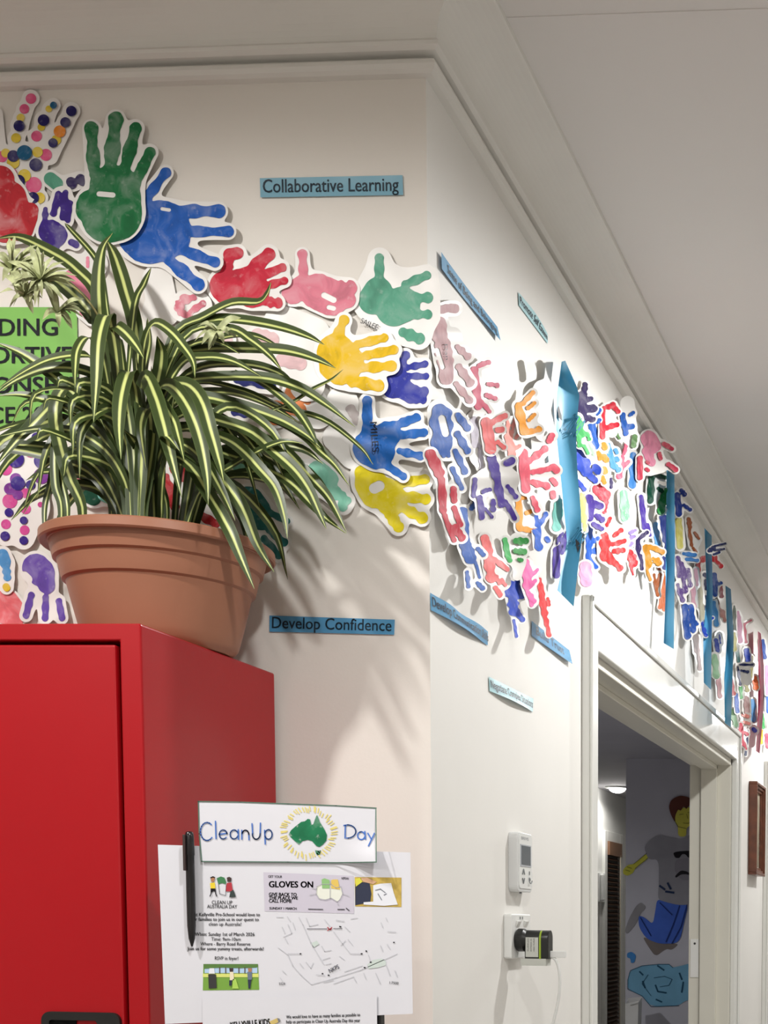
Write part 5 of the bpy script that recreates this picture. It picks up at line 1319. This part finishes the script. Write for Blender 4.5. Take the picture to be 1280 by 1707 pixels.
mstroke('outline', [[(690, 232), (715, 228)], [(745, 218), (772, 214)], [(738, 230), (745, 258)], [(715, 288), (750, 290), (775, 268)], [(655, 268), (680, 312), (736, 326)], [(480, 520), (395, 590)], [(470, 490), (385, 562)], [(340, 580), (370, 590)], [(330, 600), (360, 610)]], .7, 6, (70, 66, 40))
mflat('shirt_print', [(645, 480), (780, 470), (780, 510), (750, 522), (730, 495), (705, 495), (690, 522), (660, 520)], 6, (26, 24, 28))
mflat('shirt_print', [(660, 530), (760, 520), (780, 600), (760, 670), (700, 668), (655, 610)], 5, (138, 134, 140))
mflat('shirt_print', [(660, 640), (700, 602), (745, 612), (775, 640), (740, 630), (700, 630), (665, 655)], 6, (36, 32, 36))
mstroke('shirt_mark', [[(560, 708), (590, 730)], [(612, 690), (630, 725)], [(600, 745), (650, 752)]], 3.5, 6, (40, 56, 88))
mstroke('jeans_crease', [[(690, 840), (650, 960), (600, 1080)], [(740, 835), (700, 980), (640, 1090)], [(560, 820), (640, 900)], [(430, 920), (500, 1040)]], 1.6, 6, (28, 50, 110))
pu = empty('puddle_mural', tuple(on(1100, 1642, 1, YM)), 'blue splash puddle painted on the wall below the boy', 'mural')
_mu = mu; mu = pu; mu_loc = on(1100, 1642, 1, YM); pu['_loc'] = list(mu_loc)
mflat('splash', [(345, 1335), (362, 1272), (440, 1240), (550, 1230), (620, 1230), (645, 1252), (700, 1240), (830, 1205), (830, 1450), (780, 1458), (725, 1475), (685, 1505), (500, 1512), (440, 1440), (345, 1395)], 1, (120, 174, 202))
mflat('splash_drop', [(340, 1155), (370, 1145), (402, 1170), (388, 1220), (366, 1222), (362, 1190), (340, 1185)], 1, (70, 136, 198))
mstroke('ripple', [[(425, 1280), (445, 1300)], [(545, 1240), (585, 1268)], [(445, 1345), (460, 1385)], [(530, 1370), (545, 1410)], [(550, 1412), (600, 1420)], [(690, 1290), (705, 1330)], [(715, 1350), (705, 1415)], [(535, 1465), (570, 1480)]], 2.6, 3, (40, 84, 110))
mstroke('splash_outline', [[(345, 1335), (362, 1272), (440, 1240), (550, 1230), (620, 1230), (645, 1252)], [(685, 1505), (500, 1512), (440, 1440), (345, 1395), (345, 1335)], [(520, 1320), (590, 1310), (640, 1330), (620, 1370), (560, 1380)], [(480, 1300), (440, 1360), (500, 1440)]], 1.0, 3, (50, 92, 118))
mu = _mu

# hall: window with wooden blind, door phone, ceiling downlight
def Cp(u, v, n=0.0): return on(u, v, 0, XC + n)
wy0, wy1 = Cp(1007, 1500)[1], Cp(1028, 1500)[1]
wz1 = Cp(1007, 1402)[2]
win = MB()
for y_a, y_b in ((wy0 - .09, wy0), (wy1, wy1 + .12)): win.box(XC, XC + .03, y_a, y_b, 0, wz1 + .09)
win.box(XC, XC + .03, wy0, wy1, wz1, wz1 + .09)
window = struct(win.build('window_1', trim_m, bevel=.004))
bl = empty('wooden_blind', (XC + .02, (wy0 + wy1) / 2, wz1), 'dark brown wooden slat blind in the hall beyond the doorway', 'blind')
bw = mat('blind_wood', srgb(84, 60, 44), .45, .4, .2, 20)
MB().box(XC + .002, XC + .05, wy0, wy1, wz1 - .12, wz1).build('valance', mat('valance_wood', srgb(120, 88, 66), .45, .4), bl)
MB().box(XC + .001, XC + .006, wy0, wy1, .4, wz1 - .1).build('backing', mat('night_dark', srgb(40, 30, 26), .6), bl)
sl = MB(); z = wz1 - .14
while z > .42:
    sl.add([(XC + .008, wy0 + .01, z), (XC + .042, wy0 + .01, z - .022), (XC + .042, wy1 - .01, z - .022), (XC + .008, wy1 - .01, z)], [(0, 1, 2, 3)]); z -= .040
sl.build('slats', bw, bl)
MB().tube([(XC + .046, wy1 - .06, wz1 - .1), (XC + .046, wy1 - .06, .5)], .005, 6).build('cord', mat('cord_pale', srgb(190, 180, 160), .5), bl)
ip = empty('door_phone', tuple(Cp(998, 1480)), 'white wall door phone beside the blind in the far hall', 'intercom')
iy0, iy1 = Cp(993, 1480)[1], Cp(1003, 1480)[1]; iz1, iz0 = Cp(998, 1455)[2], Cp(998, 1504)[2]
MB().box(XC, XC + .03, iy0, iy1, iz0, iz1).build('base', white_pl, ip, bevel=.006)
MB().box(XC + .03, XC + .06, iy0 + .02, iy0 + .09, iz0 + .01, iz1 - .01).build('handset', white_pl, ip, bevel=.012)
MB().tube([(XC + .01, iy1 + .02, iz1 - .05), (XC + .01, iy1 + .02, Cp(1003, 1385)[2])], .012, 6).build('conduit', mat('conduit_grey', srgb(150, 150, 146), .5), ip)
dlx, dly, _ = on(1029, 1312, 2, RC)
dl = empty('recessed_downlight', (dlx, dly, RC), 'glowing recessed downlight in the ceiling of the far hall', 'ceiling light')
MB().lathe(dlx, dly, [(.075, RC - .001), (.105, RC - .002), (.11, RC - .010), (.078, RC - .014), (.075, RC - .006)], 32).build('trim_ring', white_pl, dl, smooth=True)
MB().lathe(dlx, dly, [(0, RC - .052), (.035, RC - .047), (.06, RC - .034), (.077, RC - .010)], 32).build('lens', mat('lamp_lens', (1, .98, .94), .5, emit=30), dl)
# folded white paper bag on a shelf at the mural wall
bg = empty('white_paper_bag', tuple(on(1052, 1700, 1, 9.9)), 'folded white paper bag standing before the painted puddle', 'bag')
def Q(u, v, y): return tuple(on(u, v, 1, y))
bag_m = mat('bag_white', srgb(214, 212, 206), .6, .3, .05, 8)
tz = on(1052, 1740, 1, 9.8)[2]
def G(u, y): return (on(u, 1740, 1, y)[0], y, tz + .001)
MB().add([Q(1042, 1674, 9.7), Q(1064, 1668, 9.7), G(1062, 9.7), G(1042, 9.7), Q(1046, 1668, 9.95), Q(1070, 1664, 9.95), G(1068, 9.95), G(1042, 9.95)],
         [(0, 1, 2, 3), (1, 5, 6, 2), (0, 4, 5, 1), (4, 0, 3, 7), (5, 4, 7, 6)]).build('bag_body', bag_m, bg)
MB().add([Q(1046, 1664, 9.78), Q(1070, 1662, 9.72), Q(1064, 1672, 9.69), Q(1050, 1676, 9.69)], [(0, 1, 2, 3)]).build('bag_flap', bag_m, bg)
tb = empty('side_table', (on(1052, 1740, 1, 9.8)[0], 9.82, 0), 'small white table under the paper bag in the next room', 'table')
tz = on(1052, 1740, 1, 9.8)[2]; tx = tb.location.x
MB().box(tx - .25, tx + .25, 9.60, 10.05, tz - .03, tz - .0005).build('tabletop', white_pl, tb)
for ax_ in (-.22, .22):
    for ay_ in (9.64, 10.01):
        MB().box(tx + ax_ - .015, tx + ax_ + .015, ay_ - .015, ay_ + .015, 0, tz - .03).build('leg', white_pl, tb)

# tidy helper properties
for o in bpy.data.objects:
    if '_loc' in o: del o['_loc']
